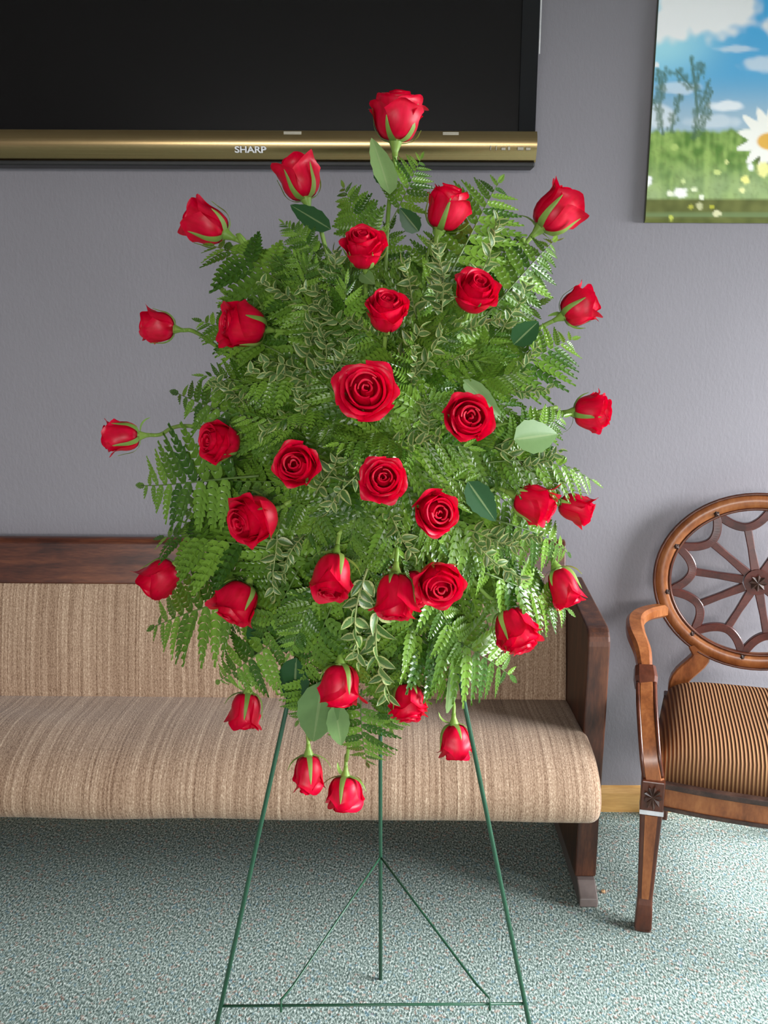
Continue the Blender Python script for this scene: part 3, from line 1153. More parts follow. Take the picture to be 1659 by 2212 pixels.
def pinna_mesh(n, width, deep, droop, sweep=0.55, rnd=0.0):
    """one lobed fern leaflet along +x, unit length; the lobes share the midrib so it is one piece"""
    v_, f_ = [], []
    rib = []
    for i in range(n + 1):
        t = i / n
        rib.append(len(v_))
        v_.append((t, 0.0, -droop * t * t))
    for s in (-1, 1):
        for i in range(n):
            t0, t1 = i / n, (i + 1) / n
            tm = (t0 + t1) / 2
            wd = width * (1 - tm ** 1.6) ** 0.8 * min(1, 0.55 + 2.2 * tm) * (1 + random.uniform(-rnd, rnd))
            g = (t1 - t0)
            z = -droop * tm * tm + 0.16 * wd
            tipx = tm + sweep * wd + 0.1 * g
            ins = wd * (1 - deep)
            a = len(v_)
            v_.append((t0 + g * 0.10 + sweep * ins * 0.4, s * ins, z * 0.9))
            v_.append((t0 + g * 0.02 + sweep * wd * 0.62, s * wd * 0.74, z))
            v_.append((tipx + 0.10 * g, s * wd, z - 0.05 * wd))
            v_.append((t1 - g * 0.02 + sweep * wd * 0.75, s * wd * 0.70, z))
            v_.append((t1 - g * 0.10 + sweep * ins * 0.6, s * ins, z * 0.9))
            pl = [rib[i], a, a + 1, a + 2, a + 3, a + 4, rib[i + 1]]
            c_ = len(v_)
            v_.append((tm + sweep * wd * 0.5, s * wd * 0.5, z - 0.10 * wd))
            for q in range(len(pl) - 1):
                f_.append((pl[q], pl[q + 1], c_) if s < 0 else (pl[q + 1], pl[q], c_))
            f_.append((pl[-1], pl[0], c_) if s < 0 else (pl[0], pl[-1], c_))
    me_ = mesh('pinna', v_, f_, False)
    me_.materials.append(M['fern'])
    return me_


PIN_DEEP = [pinna_mesh(8, 0.22, 0.84, d, 0.5, 0.08) for d in (0.10, 0.22, 0.34)]
PIN_MID = [pinna_mesh(7, 0.18, 0.62, d, 0.6, 0.08) for d in (0.10, 0.24)]
PIN_NARROW = [pinna_mesh(8, 0.145, 0.6, d, 0.65, 0.08) for d in (0.06, 0.16, 0.26)]
PIN_TIP = [pinna_mesh(5, 0.19, 0.42, d, 0.75, 0.06) for d in (0.08, 0.2)]


def frond_proto(np_, wid, bow, droop, seed, sparse=False):
    rnd = random.Random(seed)
    parts = []

    def cur(t):
        return Vector((t, 0.02 * math.sin(t * 3 + seed), 4 * bow * t * (1 - t)))
    path = [cur(k / 10) for k in range(11)]
    me_ = mesh('rachis', *tube_vf(path, [0.0085 - 0.006 * k / 10 for k in range(11)], 5, Vector((0, 0, 1))), True)
    me_.materials.append(M['rachis'])
    parts.append(('rachis', me_, Matrix.Identity(4)))
    for s in (-1, 1):
        for i in range(np_):
            t = 0.16 + 0.80 * (i + (0.0 if s < 0 else 0.5)) / np_
            x = (t - 0.16) / 0.84
            ln = wid * (1 - x ** 1.7) ** 0.9 * min(1, 0.72 + 1.6 * x) + 0.055
            ang = math.radians(66 - 26 * x + rnd.uniform(-5, 5)) * s
            rx = s * math.radians(-droop + rnd.uniform(-12, 12))
            me2 = rnd.choice(PIN_NARROW if sparse and ln > 0.14 else PIN_DEEP if ln > 0.24 else PIN_MID if ln > 0.14 else PIN_TIP)
            tan = (cur(min(1, t + 0.02)) - cur(t - 0.02)).normalized()
            pit = math.atan2(tan.z, tan.x)
            mt = Matrix.Translation(cur(t)) @ Matrix.Rotation(-pit, 4, 'Y') @ Matrix.Rotation(rx, 4, 'X') @ Matrix.Rotation(ang, 4, 'Z') @ Matrix.Scale(ln, 4)
            parts.append(('pinna', me2, mt))
    mt = Matrix.Translation(cur(0.955)) @ Matrix.Rotation(math.atan(bow * 3.5), 4, 'Y') @ Matrix.Scale(0.15, 4)
    parts.append(('pinna', PIN_TIP[0], mt))
    return parts


FRONDS = [frond_proto(9, 0.42, 0.07, 8, 1), frond_proto(10, 0.38, 0.11, 18, 2), frond_proto(8, 0.45, 0.09, 28, 3), frond_proto(10, 0.34, 0.05, 4, 4),
          frond_proto(9, 0.42, 0.08, 10, 5, True), frond_proto(10, 0.38, 0.12, 24, 6, True)]

LEAF_V = []
for k in range(3):
    me_ = grid_leaf(6, 6, 0.28, 0.35, 0.12 + 0.14 * k, ruff=0.3)
    me_.materials.append(M['varieg'])
    LEAF_V.append(me_)


def sprig_proto(npair, seed, leaflen):
    rnd = random.Random(seed)
    parts = []
    ph = rnd.random() * 6

    def cur(t):
        return Vector((t, 0.06 * math.sin(t * 4 + ph), 0.05 * math.sin(t * 3 + ph * 2)))
    path = [cur(k / 8) for k in range(9)]
    me_ = mesh('twig', *tube_vf(path, [0.013 - 0.008 * k / 8 for k in range(9)], 5), True)
    me_.materials.append(M['twig'])
    parts.append(('twig', me_, Matrix.Identity(4)))
    k = 0
    for i in range(npair):
        t = 0.12 + 0.86 * i / (npair - 1)
        for s in (0, 1):
            roll = 2.4 * k + rnd.uniform(-0.4, 0.4)
            k += 1
            ln = leaflen * (0.85 + 0.3 * rnd.random()) * (1 - 0.35 * t)
            mt = Matrix.Translation(cur(t)) @ Matrix.Rotation(roll, 4, 'X') @ Matrix.Rotation(math.radians(rnd.uniform(35, 75)), 4, 'Z') @ Matrix.Rotation(rnd.uniform(-0.5, 0.5), 4, 'X') @ Matrix.Scale(ln, 4)
            parts.append(('leaf', rnd.choice(LEAF_V), mt))
    return parts


SPRIGS = [sprig_proto(9, 11, 0.24), sprig_proto(10, 12, 0.22), sprig_proto(8, 13, 0.27)]


def basis(x, nhint):
    x = x.normalized()
    z = (nhint - x * nhint.dot(x)).normalized()
    y = z.cross(x)
    m_ = Matrix.Identity(4)
    for i in range(3):
        m_[i][0], m_[i][1], m_[i][2] = x[i], y[i], z[i]
    return m_


def plant(name, parts, base, tip, nhint, label, cat, group):
    L = (tip - base).length
    root = thing(name, label, cat, base, 0, group)
    root.matrix_world = Matrix.Translation(base) @ basis(tip - base, nhint)
    S = Matrix.Scale(L, 4)
    for nm, me_, mt in parts:
        o = bpy.data.objects.new(nm, me_)
        COL.objects.link(o)
        o.parent = root
        o.matrix_local = S @ mt
    return root


# ------------------------------------------------------------------ where the spray bulges
def dome(px, py):
    r2 = ((px - 810) / 460.0) ** 2 + ((py - 960) / 640.0) ** 2
    return 1.375 + 0.20 * min(r2, 1.35)


VIEW = -FW


# ------------------------------------------------------------------ roses
def petal_mesh(ctrl, W, base_w, roll, tip_round, point, wave, seed, nt=10, nu=12):
    """one petal: (r, z) control points from base to rim, W half width in radians; the side edges roll back"""
    rnd = random.Random(seed)
    ph = rnd.random() * 6
    asym = rnd.uniform(-0.35, 0.35)
    cv = spline([(r, z, 0) for r, z in ctrl], 6)
    N = len(cv) - 1
    v_, f_ = [], []
    for i in range(nt + 1):
        for k in range(nu + 1):
            u = -1 + 2 * k / nu
            t = (i / nt) * (1 - tip_round * abs(u) ** 2.4) / (1 + point) * (1 + point * max(0, 1 - 1.6 * abs(u - asym * 0.4)))
            t = max(0, min(1, t))
            q = cv[min(N, int(t * N))].lerp(cv[min(N, int(t * N) + 1)], t * N - int(t * N))
            r, z = q.x, q.y
            wf = base_w + (1 - base_w) * math.sin(min(1, t * 1.25) * PI / 2)
            e = abs(u) ** 2.2 * max(0.0, t - 0.35) ** 1.5 * (1 + asym * u)
            r2 = r + roll * 1.5 * e + wave * math.sin(u * 4.2 + ph) * t ** 3
            z2 = z - roll * 1.1 * e + wave * 0.8 * math.cos(u * 5.3 + ph * 2) * t ** 3
            a = u * W * wf
            v_.append((r2 * math.cos(a), r2 * math.sin(a), z2))
    n = nu + 1
    for i in range(nt):
        for k in range(nu):
            a = i * n + k
            f_.append((a, a + 1, a + n + 1, a + n))
    me_ = mesh('petal', v_, f_, True)
    me_.materials.append(M['petal'])
    return me_


def rose_proto(kind, seed):
    """list of (mesh, turn matrix) with the bloom about 1 unit tall along +z"""
    rnd = random.Random(seed)
    P = []
    ang = rnd.random() * 6

    def put(me_, a, tilt):
        P.append((me_, Matrix.Rotation(a, 4, 'Z') @ Matrix.Rotation(tilt, 4, 'Y')))
    inner = {'bud': [(0.035, 0.95), (0.075, 0.96), (0.12, 0.97), (0.165, 0.97), (0.215, 0.965)],
             'half': [(0.035, 0.90), (0.075, 0.93), (0.12, 0.95), (0.17, 0.96), (0.225, 0.955), (0.28, 0.945)],
             'open': [(0.035, 0.82), (0.075, 0.85), (0.12, 0.875), (0.17, 0.885), (0.225, 0.885), (0.285, 0.88), (0.34, 0.865)]}[kind]
    for k, (r, h) in enumerate(inner):
        r *= rnd.uniform(0.92, 1.08)
        h *= rnd.uniform(0.985, 1.015)
        ct = [(0.04, 0.05), (r * 1.15 + 0.08, 0.32), (r * 1.15 + 0.045, h * 0.75), (r, h - 0.045), (r + 0.012, h - 0.01), (r + 0.05, h)]
        put(petal_mesh(ct, 1.55 - 0.06 * k, 0.8, 0.03, 0.10, 0.05, 0.014, seed * 31 + k), ang, rnd.uniform(-0.04, 0.05))
        ang += 2.3 + rnd.uniform(-0.3, 0.3)
    if kind == 'bud':
        rows = [(3, [(0.05, 0.0), (0.27, 0.10), (0.35, 0.38), (0.325, 0.72), (0.255, 0.92), (0.30, 0.965)], 1.35, 0.03, 0.06),
                (3, [(0.05, 0.0), (0.29, 0.08), (0.385, 0.35), (0.365, 0.66), (0.36, 0.85), (0.48, 0.985)], 1.15, 0.05, 0.24),
                (3, [(0.05, 0.0), (0.30, 0.07), (0.405, 0.32), (0.39, 0.58), (0.43, 0.80), (0.60, 0.91)], 0.95, 0.08, 0.40)]
    elif kind == 'half':
        rows = [(3, [(0.05, 0.0), (0.29, 0.09), (0.39, 0.36), (0.395, 0.68), (0.345, 0.87), (0.41, 0.925)], 1.35, 0.04, 0.10),
                (4, [(0.05, 0.0), (0.32, 0.07), (0.44, 0.34), (0.45, 0.62), (0.435, 0.80), (0.54, 0.86)], 1.05, 0.06, 0.22),
                (5, [(0.05, 0.0), (0.34, 0.06), (0.475, 0.30), (0.50, 0.54), (0.56, 0.70), (0.68, 0.70)], 0.84, 0.08, 0.34)]
    else:
        rows = [(4, [(0.05, 0.0), (0.32, 0.08), (0.43, 0.33), (0.45, 0.60), (0.42, 0.76), (0.50, 0.81)], 1.2, 0.05, 0.12),
                (5, [(0.05, 0.0), (0.35, 0.06), (0.48, 0.28), (0.53, 0.50), (0.57, 0.66), (0.69, 0.67)], 0.95, 0.07, 0.26),
                (6, [(0.05, 0.0), (0.36, 0.05), (0.52, 0.22), (0.62, 0.42), (0.74, 0.52), (0.88, 0.47)], 0.72, 0.09, 0.40)]
    for ri, (cnt, ct, W, wv, roll) in enumerate(rows):
        ang += 0.7
        for k in range(cnt):
            jr, jz = rnd.uniform(0.94, 1.08), rnd.uniform(0.94, 1.03)
            c2 = [(r * (1 if i < 2 else jr), z * jz) for i, (r, z) in enumerate(ct)]
            put(petal_mesh(c2, W, 0.62, roll, 0.14, (0.05, 0.12, 0.24)[ri], wv * 0.55, seed * 77 + ri * 9 + k),
                ang + k * 2 * PI / cnt + rnd.uniform(-0.2, 0.2), rnd.uniform(-0.05, 0.05))
    return P


ROSES = {'bud': [rose_proto('bud', 3), rose_proto('bud', 4)], 'half': [rose_proto('half', 5), rose_proto('half', 6)], 'open': [rose_proto('open', 8), rose_proto('open', 9)]}

# hip / calyx and sepal prototypes
prof = [(0.060, -0.30), (0.070, -0.20), (0.10, -0.12), (0.135, -0.04), (0.15, 0.02), (0.12, 0.06)]
rings = [[(r * math.cos(2 * PI * k / 10), r * math.sin(2 * PI * k / 10), z) for k in range(10)] for r, z in prof]
HIP = mesh('calyx', *loft(rings), True)
HIP.materials.append(M['stem'])


def sepal_mesh(kind):
    v_, f_ = [], []
    if kind == 'hug':
        ct = [(0.10, -0.03), (0.30, 0.035), (0.445, 0.22), (0.485, 0.46), (0.52, 0.66)]
    elif kind == 'out':
        ct = [(0.10, -0.03), (0.24, 0.0), (0.40, 0.06), (0.54, 0.18), (0.62, 0.34)]
    else:
        ct = [(0.10, -0.03), (0.22, -0.03), (0.36, -0.07), (0.48, -0.17), (0.54, -0.30)]
    cv = spline([(r, z, 0) for r, z in ct], 3)
    n = len(cv) - 1
    for i, q in enumerate(cv):
        t = i / n
        w_ = 0.085 * (1 - t) ** 0.7 * min(1, 0.6 + 2 * t) + 0.006
        for u in (-1, -0.5, 0, 0.5, 1):
            v_.append((q.x + 0.012 * (1 - abs(u)), u * w_, q.y))
    for i in range(n):
        for k in range(4):
            a = i * 5 + k
            f_.append((a, a + 1, a + 6, a + 5))
    me_ = mesh('sepal', v_, f_, True)
    me_.materials.append(M['sepal'])
    return me_


SEP = {k: sepal_mesh(k) for k in ('hug', 'out', 'back')}
LEAF_R = grid_leaf(10, 6, 0.26, 0.22, 0.10, serr=0.05)
LEAF_R.materials.append(M['leaf_dark'])
LEAF_P = grid_leaf(10, 6, 0.27, 0.18, 0.06, serr=0.04)
LEAF_P.materials.append(M['leaf_pale'])

ROSE_LIST = []


def rose(px, py, size, ax, ay, tw, kind, label, var=0, sep=('hug', 'out', 'hug', 'back', 'out'), stem_end=None, dY=0.0, turn=0.0, squash=1.0):
    """size: bloom height in pixels of the photo"""
    Y = dome(px, py) + dY - 0.045 * max(0.0, tw)
    c = at(px, py, Y)
    depth = (c - CAM).dot(FW)
    h = size * depth / F * (0.95 if kind == 'bud' else 1.0 - (0.235 if kind == 'open' else 0.175) * max(0.0, tw))
    axis = idir(ax, ay, tw)
    base = c - axis * (h * (0.5 if kind != 'open' else 0.42))
    root = thing('rose', label, 'rose', base, 0, 'red roses of the spray')
    R = basis(axis, UP if abs(axis.dot(UP)) < 0.9 else RT)
    # basis puts x along the axis: turn so that z is the axis
    R = R @ Matrix(((0, 0, 1, 0), (1, 0, 0, 0), (0, 1, 0, 0), (0, 0, 0, 1)))
    root.matrix_world = Matrix.Translation(base) @ R
    inv = root.matrix_world.inverted()
    S = Matrix.Diagonal((h * squash, h * squash, h, 1))
    for me_, a in ROSES[kind][var]:
        o = bpy.data.objects.new('petal', me_)
        COL.objects.link(o)
        o.parent = root
        o.matrix_local = S @ Matrix.Rotation(turn, 4, 'Z') @ a
    hs = h if kind != 'open' else h * 1.0
    o = bpy.data.objects.new('calyx', HIP)
    COL.objects.link(o)
    o.parent = root
    o.matrix_local = Matrix.Scale(hs, 4)
    for k, kd in enumerate(sep):
        q = bpy.data.objects.new('sepal', SEP[kd])
        COL.objects.link(q)
        q.parent = root
        q.matrix_local = Matrix.Diagonal((hs * 1.04 * max(squash, 0.95), hs * 1.04 * max(squash, 0.95), hs, 1)) @ Matrix.Rotation(turn + 0.5 + k * 2 * PI / 5, 4, 'Z')
    # stem
    start = base - axis * h * 0.26
    if stem_end:
        e1 = at(stem_end[0], stem_end[1], dome(*stem_end) + 0.05 + dY * 0.7)
        pts = [start, start - axis * h * 0.35, e1, e1.lerp(FOAM, 0.5), FOAM + Vector((0, -0.02, 0)).lerp(e1 - FOAM, 0.12)]
    else:
        mid = (start - axis * h * 0.9).lerp(FOAM, 0.35)
        pts = [start, start - axis * h * 0.5, mid, FOAM.lerp(mid, 0.15)]
    sp2 = [inv @ p for p in spline(pts, 5)]
    rr = 0.0036
    n = len(sp2)
    me_ = mesh('stem', *tube_vf(sp2, [h * 0.062] + [max(rr, h * 0.05)] * 2 + [rr] * (n - 3), 7, Vector((0.3, 0.9, 0.2))), True)
    me_.materials.append(M['stem'])
    obj('stem', me_, None, root)
    ROSE_LIST.append((px, py, size * (1.0 if kind == 'bud' else 1.0 - 0.2 * max(0.0, tw))))
    return root


def rose_leaf(root, a, b_, dYa, dYb, mat, nh, wide=1.0):
    """leaf as a part of a rose, from pixel a to pixel b"""
    pa = at(a[0], a[1], dome(*a) + dYa)
    pb_ = at(b_[0], b_[1], dome(*b_) + dYb)
    L = (pb_ - pa).length
    o = bpy.data.objects.new('leaf', mat)
    COL.objects.link(o)
    o.parent = root
    mwx = Matrix.Translation(pa) @ basis(pb_ - pa, nh) @ Matrix.Diagonal((L, L * wide, L, 1))
    o.matrix_local = root.matrix_world.inverted() @ mwx
    return o


UPS = ('hug', 'out', 'hug', 'hug', 'out')
r1 = rose(858, 250, 108, 0.06, 1.0, 0.12, 'half', 'red rose standing highest of all, in front of the gold television bezel', 0, UPS, (838, 470), 0.02, 0.4, 0.88)
rose_leaf(r1, (842, 420), (806, 292), 0.0, -0.03, LEAF_P, idir(0.5, 0.1, 1), 0.8)
rose_leaf(r1, (838, 400), (808, 350), 0.03, 0.02, LEAF_R, idir(-0.3, 0.3, 1), 1.2)
r2 = rose(647, 385, 95, -0.30, 0.95, 0.05, 'bud', 'closed red rosebud on bare stem just under the television, left of the top rose', 0, ('hug', 'hug', 'hug', 'hug', 'hug'), (692, 492), 0.03, 0.2)
rose(445, 484, 98, -0.80, 0.42, -0.05, 'bud', 'red rosebud with a green leaf tip across it at the upper left edge', 1, UPS, (520, 520), 0.03, 1.2)
rose(966, 448, 100, 0.32, 0.92, 0.22, 'half', 'red rose tilted right, halfway between the top rose and the far right corner rose', 1, UPS, (930, 530), 0.02, 2.0, 0.84)
rose(1203, 456, 104, 0.62, 0.62, 0.05, 'bud', 'red rosebud at the upper right corner nearest the canvas print', 1, ('out', 'back', 'hug', 'hug', 'out'), (1120, 530), 0.04, 0.0, 1.05)
rose(785, 535, 96, -0.05, 0.60, 0.72, 'half', 'red rose with dark centre facing up, third from top on the middle axis', 0, UPS, (790, 640), -0.02, 1.0, 0.92)
rose(836, 672, 98, 0.05, 0.62, 0.75, 'half', 'red rose with a raised right petal, between two facing roses above centre', 1, UPS, None, -0.01, 3.0, 0.92)
rose(1028, 630, 98, 0.22, 0.50, 0.85, 'half', 'open red rose facing the viewer in the upper right of the foliage', 0, UPS, (960, 710), -0.01, 4.2, 0.98)
rose(1253, 664, 84, 0.86, 0.42, 0.12, 'bud', 'small red rosebud on an angled stem at right, below the corner rosebud', 0, ('hug', 'out', 'hug', 'back', 'hug'), (1150, 722), 0.03, 2.5, 1.05)
rose(524, 703, 98, -0.80, 0.05, 0.45, 'bud', 'plump red rose opening to the left, beside the long stemmed upper left bud', 1, UPS, (600, 740), 0.0, 2.2, 1.10)
rose(340, 706, 76, -0.98, 0.12, 0.06, 'bud', 'small red rosebud on a long slanting stem far left, above the leftmost bud', 0, ('hug', 'out', 'hug', 'hug', 'back'), (480, 757), 0.03, 0.6, 1.0)
rose(790, 846, 112, 0.02, 0.12, 1.0, 'open', 'largest fully open red rose in the centre of the spray', 0, UPS, None, -0.01, 0.3, 0.98)
rose(1010, 904, 104, 0.12, 0.05, 1.0, 'half', 'large red rose facing the viewer right of the biggest rose', 1, UPS, None, -0.01, 0.9, 1.02)
rose(1281, 890, 82, 1.0, 0.0, 0.10, 'half', 'flared red rose pointing right at the rightmost edge', 0, ('hug', 'out', 'hug', 'back', 'hug'), (1190, 882), 0.03, 0.5, 0.88)
rose(262, 943, 80, -1.0, -0.06, 0.05, 'bud', 'leftmost red rosebud on a long horizontal stem against the wall', 1, ('hug', 'back', 'out', 'hug', 'hug'), (408, 920), 0.03, 0.2, 1.0)
rose(474, 954, 94, -0.62, 0.0, 0.70, 'half', 'red rose turned left, next along from the leftmost bud', 1, UPS, None, -0.01, 5.0, 0.92)
rose(643, 1006, 98, -0.16, 0.05, 0.98, 'half', 'dark centred red rose facing viewer, lower left of the biggest rose', 0, UPS, None, 0.0, 2.2, 0.96)
rose(828, 1035, 98, 0.02, 0.10, 1.0, 'open', 'second largest open red rose, directly below the biggest rose', 1, UPS, None, -0.02, 1.4, 0.86)
rose(940, 1105, 106, 0.25, -0.12, 0.92, 'half', 'red rose with squared outline right of and below the second largest rose', 1, UPS, None, -0.01, 3.4, 0.92)
rose(545, 1120, 112, -0.62, -0.28, 0.66, 'half', 'big red rose turned down left with its stem showing at right', 0, UPS, (622, 1086), -0.02, 0.0, 0.96)
rose(1156, 1088, 94, 0.80, -0.36, 0.30, 'bud', 'red rosebud pointing down right on a short stem, left of the half hidden bud', 0, UPS, (1050, 1060), -0.01, 1.0, 1.0)
rose(1246, 1098, 80, 0.82, -0.32, 0.22, 'bud', 'red rosebud half hidden under a pale fern tip at the right edge', 1, ('hug', 'hug', 'out', 'back', 'hug'), (1180, 1075), 0.02, 0.0, 0.92)
rose(345, 1250, 92, -0.72, -0.62, 0.12, 'bud', 'red rosebud in front of the pew top rail at the lower left', 0, ('hug', 'out', 'hug', 'out', 'back'), (452, 1184), 0.02, 0.7, 0.95)
rose(717, 1246, 104, -0.12, -0.82, 0.50, 'bud', 'red rose with pink sheen hanging below the centre, left of the paired roses', 1, UPS, (735, 1150), -0.02, 0.4, 0.95)
rose(512, 1302, 92, -0.40, -0.72, 0.28, 'bud', 'red rose with a green sepal across it in front of the pew backrest', 0, ('hug', 'hug', 'out', 'hug', 'out'), (545, 1220), 0.0, 2.0, 1.1)
rose(853, 1290, 104, -0.04, -0.93, 0.32, 'bud', 'hanging red rosebud, front left one of the touching pair below centre', 0, UPS, (843, 1200), -0.03, 1.6, 0.95)
rose(893, 1274, 84, 0.30, -0.80, 0.30, 'bud', 'small dark red rosebud squeezed behind the touching pair of roses', 1, UPS, None, 0.05, 1.0)
rose(948, 1258, 102, 0.10, -0.38, 0.90, 'half', 'open red rose of the touching pair below centre, on the right', 0, UPS, None, -0.02, 5.2, 0.98)
rose(1219, 1270, 92, 0.34, -0.88, 0.12, 'bud', 'red rosebud before the pew end panel at the right edge', 1, UPS, (1185, 1190), 0.02, 2.0, 0.85)
rose(1115, 1364, 108, 0.34, -0.84, 0.30, 'half', 'red rose hanging at lower right in front of the pew backrest', 1, UPS, (1055, 1290), -0.01, 0.0, 0.80)
rose(734, 1482, 98, -0.02, -1.0, 0.12, 'bud', 'red rosebud hanging on a pale stem beside the broad pale leaf', 0, ('out', 'hug', 'out', 'back', 'out'), (757, 1370), -0.02, 0.9, 0.98)
rose(881, 1520, 88, 0.06, -0.92, 0.30, 'half', 'red rose with white sheen low on the right of the hanging stem', 1, UPS, (850, 1430), 0.0, 1.0, 0.86)
rose(530, 1536, 82, -0.14, -1.0, 0.06, 'bud', 'dark red rosebud hanging lowest left in front of the pew seat', 1, ('out', 'hug', 'hug', 'out', 'back'), (566, 1440), 0.03, 0.0, 0.95)
r34 = rose(982, 1603, 80, 0.03, -1.0, 0.06, 'bud', 'crimson rosebud hanging beside the right easel leg', 0, ('out', 'hug', 'back', 'out', 'hug'), (962, 1490), 0.02, 2.4, 0.95)
rose_leaf(r34, (968, 1540), (978, 1440), 0.0, 0.03, LEAF_P, idir(0.8, 0.3, 0.6), 1.0)
r35 = rose(667, 1672, 84, 0.02, -1.0, 0.05, 'bud', 'small red rosebud hanging low under the broad pale leaf', 1, ('out', 'hug', 'out', 'hug', 'out'), (680, 1580), 0.03, 1.2, 0.88)
rose_leaf(r35, (697, 1470), (676, 1612), 0.0, -0.01, LEAF_P, idir(0.1, 0.2, 1), 0.86)
rose_leaf(r35, (722, 1520), (740, 1616), 0.0, -0.01, LEAF_P, idir(0.2, 0.2, 1), 0.75)
rose(745, 1715, 78, -0.03, -1.0, 0.08, 'bud', 'lowest red rosebud of all, hanging above the carpet line', 0, ('out', 'out', 'hug', 'out', 'back'), (752, 1620), 0.03, 0.3, 1.08)

# ------------------------------------------------------------------ fern fronds
rnd = random.Random(42)
SHORT = ['highest rose', 'bud under the television', 'upper left edge bud', 'right tilted upper rose', 'upper right corner bud', 'third highest middle rose',
         'raised petal rose', 'upper right facing rose', 'right bud on angled stem', 'plump upper left rose', 'far left upper bud', 'biggest rose',
         'large right rose', 'rightmost rose', 'leftmost bud', 'left turned rose', 'dark centred rose', 'second largest rose', 'squared rose',
         'big down turned rose', 'down right pointing bud', 'half hidden bud', 'pew rail bud', 'pink sheen rose', 'sepal crossed rose', 'hanging pair bud',
         'squeezed dark bud', 'hanging pair open rose', 'pew end bud', 'lower right hanging rose', 'pale stem bud', 'white sheen rose', 'lowest left bud',
         'right easel leg bud', 'pale leaf bud', 'lowest bud']
DIRS = ['right', 'lower right', 'below', 'lower left', 'left', 'upper left', 'above', 'upper right']
POINT = ['right', 'down right', 'down', 'down left', 'left', 'up left', 'up', 'up right']
USED = set()


def auto_label(kind, a, b_):
    mx_, my_ = (a[0] + b_[0]) / 2, (a[1] + b_[1]) / 2
    near = sorted(range(len(ROSE_LIST)), key=lambda i: math.hypot(mx_ - ROSE_LIST[i][0], my_ - ROSE_LIST[i][1]))
    pt = POINT[round(math.atan2(b_[1] - a[1], b_[0] - a[0]) / (PI / 4)) % 8]
    for i in near[:6]:
        d = DIRS[round(math.atan2(my_ - ROSE_LIST[i][1], mx_ - ROSE_LIST[i][0]) / (PI / 4)) % 8]
        rel = d + ' the' if d in ('above', 'below') else ('just ' + d + ' of the' if d in ('left', 'right') else 'at ' + d + ' of the')
        lab = '%s pointing %s %s %s' % (kind, pt, rel, SHORT[i])
        if lab not in USED:
            USED.add(lab)
            return lab
    return lab


def behind(a, b_, margin=0.62):
    """how much of the segment lies over a bloom"""
    for (x, y, sz) in ROSE_LIST:
        for t in (0.0, 0.25, 0.5, 0.75, 1.0):
            qx, qy = a[0] + (b_[0] - a[0]) * t, a[1] + (b_[1] - a[1]) * t
            if math.hypot(qx - x, qy - y) < sz * margin:
                return True
    return False


def frond(a, b_, k, label, group, dYa=0.05, dYb=0.02, nh=None):
    pa = at(a[0], a[1], dome(*a) + dYa)
    pb_ = at(b_[0], b_[1], dome(*b_) + dYb)
    if nh is None:
        nh = idir(rnd.uniform(0.1, 0.8), rnd.uniform(0.05, 0.6), 1) if b_[0] > 860 else idir(rnd.uniform(-0.35, 0.35), rnd.uniform(-0.1, 0.5), 1)
    return plant('fern_frond', FRONDS[k], pa, pb_, nh, label, 'fern', group)


EDGE = [((560, 1035), (305, 1042), 4, 'feathery fern frond sticking out left below the leftmost rosebud'),
        ((640, 940), (380, 845), 5, 'dark fern frond pointing upper left above the leftmost rosebud stem'),
        ((660, 640), (452, 532), 0, 'fern frond running up left to the rosebud at the upper left edge'),
        ((690, 560), (610, 478), 3, 'short upright fern frond under the rosebud below the television'),
        ((840, 480), (914, 340), 4, 'slim pale fern frond just right of the top rose stem'),
        ((960, 600), (1086, 392), 4, 'arching fern frond rising between the two upper right roses'),
        ((820, 560), (738, 402), 1, 'dark fern frond spreading left of the top rose stem'),
        ((1040, 690), (1200, 520), 5, 'drooping fern frond beneath the upper right corner rosebud'),
        ((1060, 830), (1245, 735), 4, 'bright shiny fern frond below the angled stem of the right hand bud'),
        ((1040, 1000), (1288, 1045), 5, 'pale sunlit fern frond hanging over the half hidden rosebud'),
        ((1060, 1120), (1228, 1200), 5, 'white lit fern frond above the rosebud before the pew end'),
        ((1040, 1230), (1232, 1325), 3, 'green fern frond ending at the pew end panel'),
        ((900, 1330), (1104, 1470), 4, 'wide fern frond pointing down right across the pew backrest'),
        ((860, 1330), (975, 1500), 0, 'hanging fern frond ending by the right easel leg'),
        ((785, 1490), (790, 1650), 4, 'small fern frond hanging at the very bottom beside the middle leg'),
        ((640, 1350), (470, 1470), 5, 'curved fern frond with drooping leaflets over the pew backrest at left'),
        ((560, 1290), (328, 1350), 4, 'leafy fern frond tip hanging below the rosebud by the pew rail'),
        ((580, 1180), (345, 1165), 0, 'dense fern frond resting against the top of the pew rail'),
        ((610, 770), (430, 690), 3, 'sparse fern frond behind the long slanting stem at left'),
        ((700, 700), (545, 610), 1, 'broad bright fern frond below the upper left edge rosebud'),
        ((1070, 960), (1225, 900), 3, 'fern frond under the stem of the rightmost rose'),
        ((690, 1420), (640, 1560), 3, 'dark fern frond behind the broad pale leaf')]
EDGE += [((720, 1290), (655, 1470), 0, 'fern frond hanging behind the bud with the pale stem'),
         ((780, 1330), (735, 1500), 1, 'fern frond hanging straight down behind the broad pale leaf'),
         ((850, 1330), (870, 1500), 3, 'fern frond hanging behind the low rose with white sheen'),
         ((930, 1300), (1010, 1440), 1, 'fern frond leaning right above the right easel leg'),
         ((640, 1230), (560, 1400), 0, 'fern frond hanging left behind the grey green broad leaf'),
         ((860, 1400), (850, 1580), 1, 'fern frond tip covering the middle easel leg')]
for a, b_, k, lab in EDGE:
    over = 'half hidden' in lab
    frond(a, b_, k, lab, 'fern fronds around the edge of the spray', 0.05, -0.07 if over else 0.02, idir(0.55, 0.6, 0.8) if over else None)

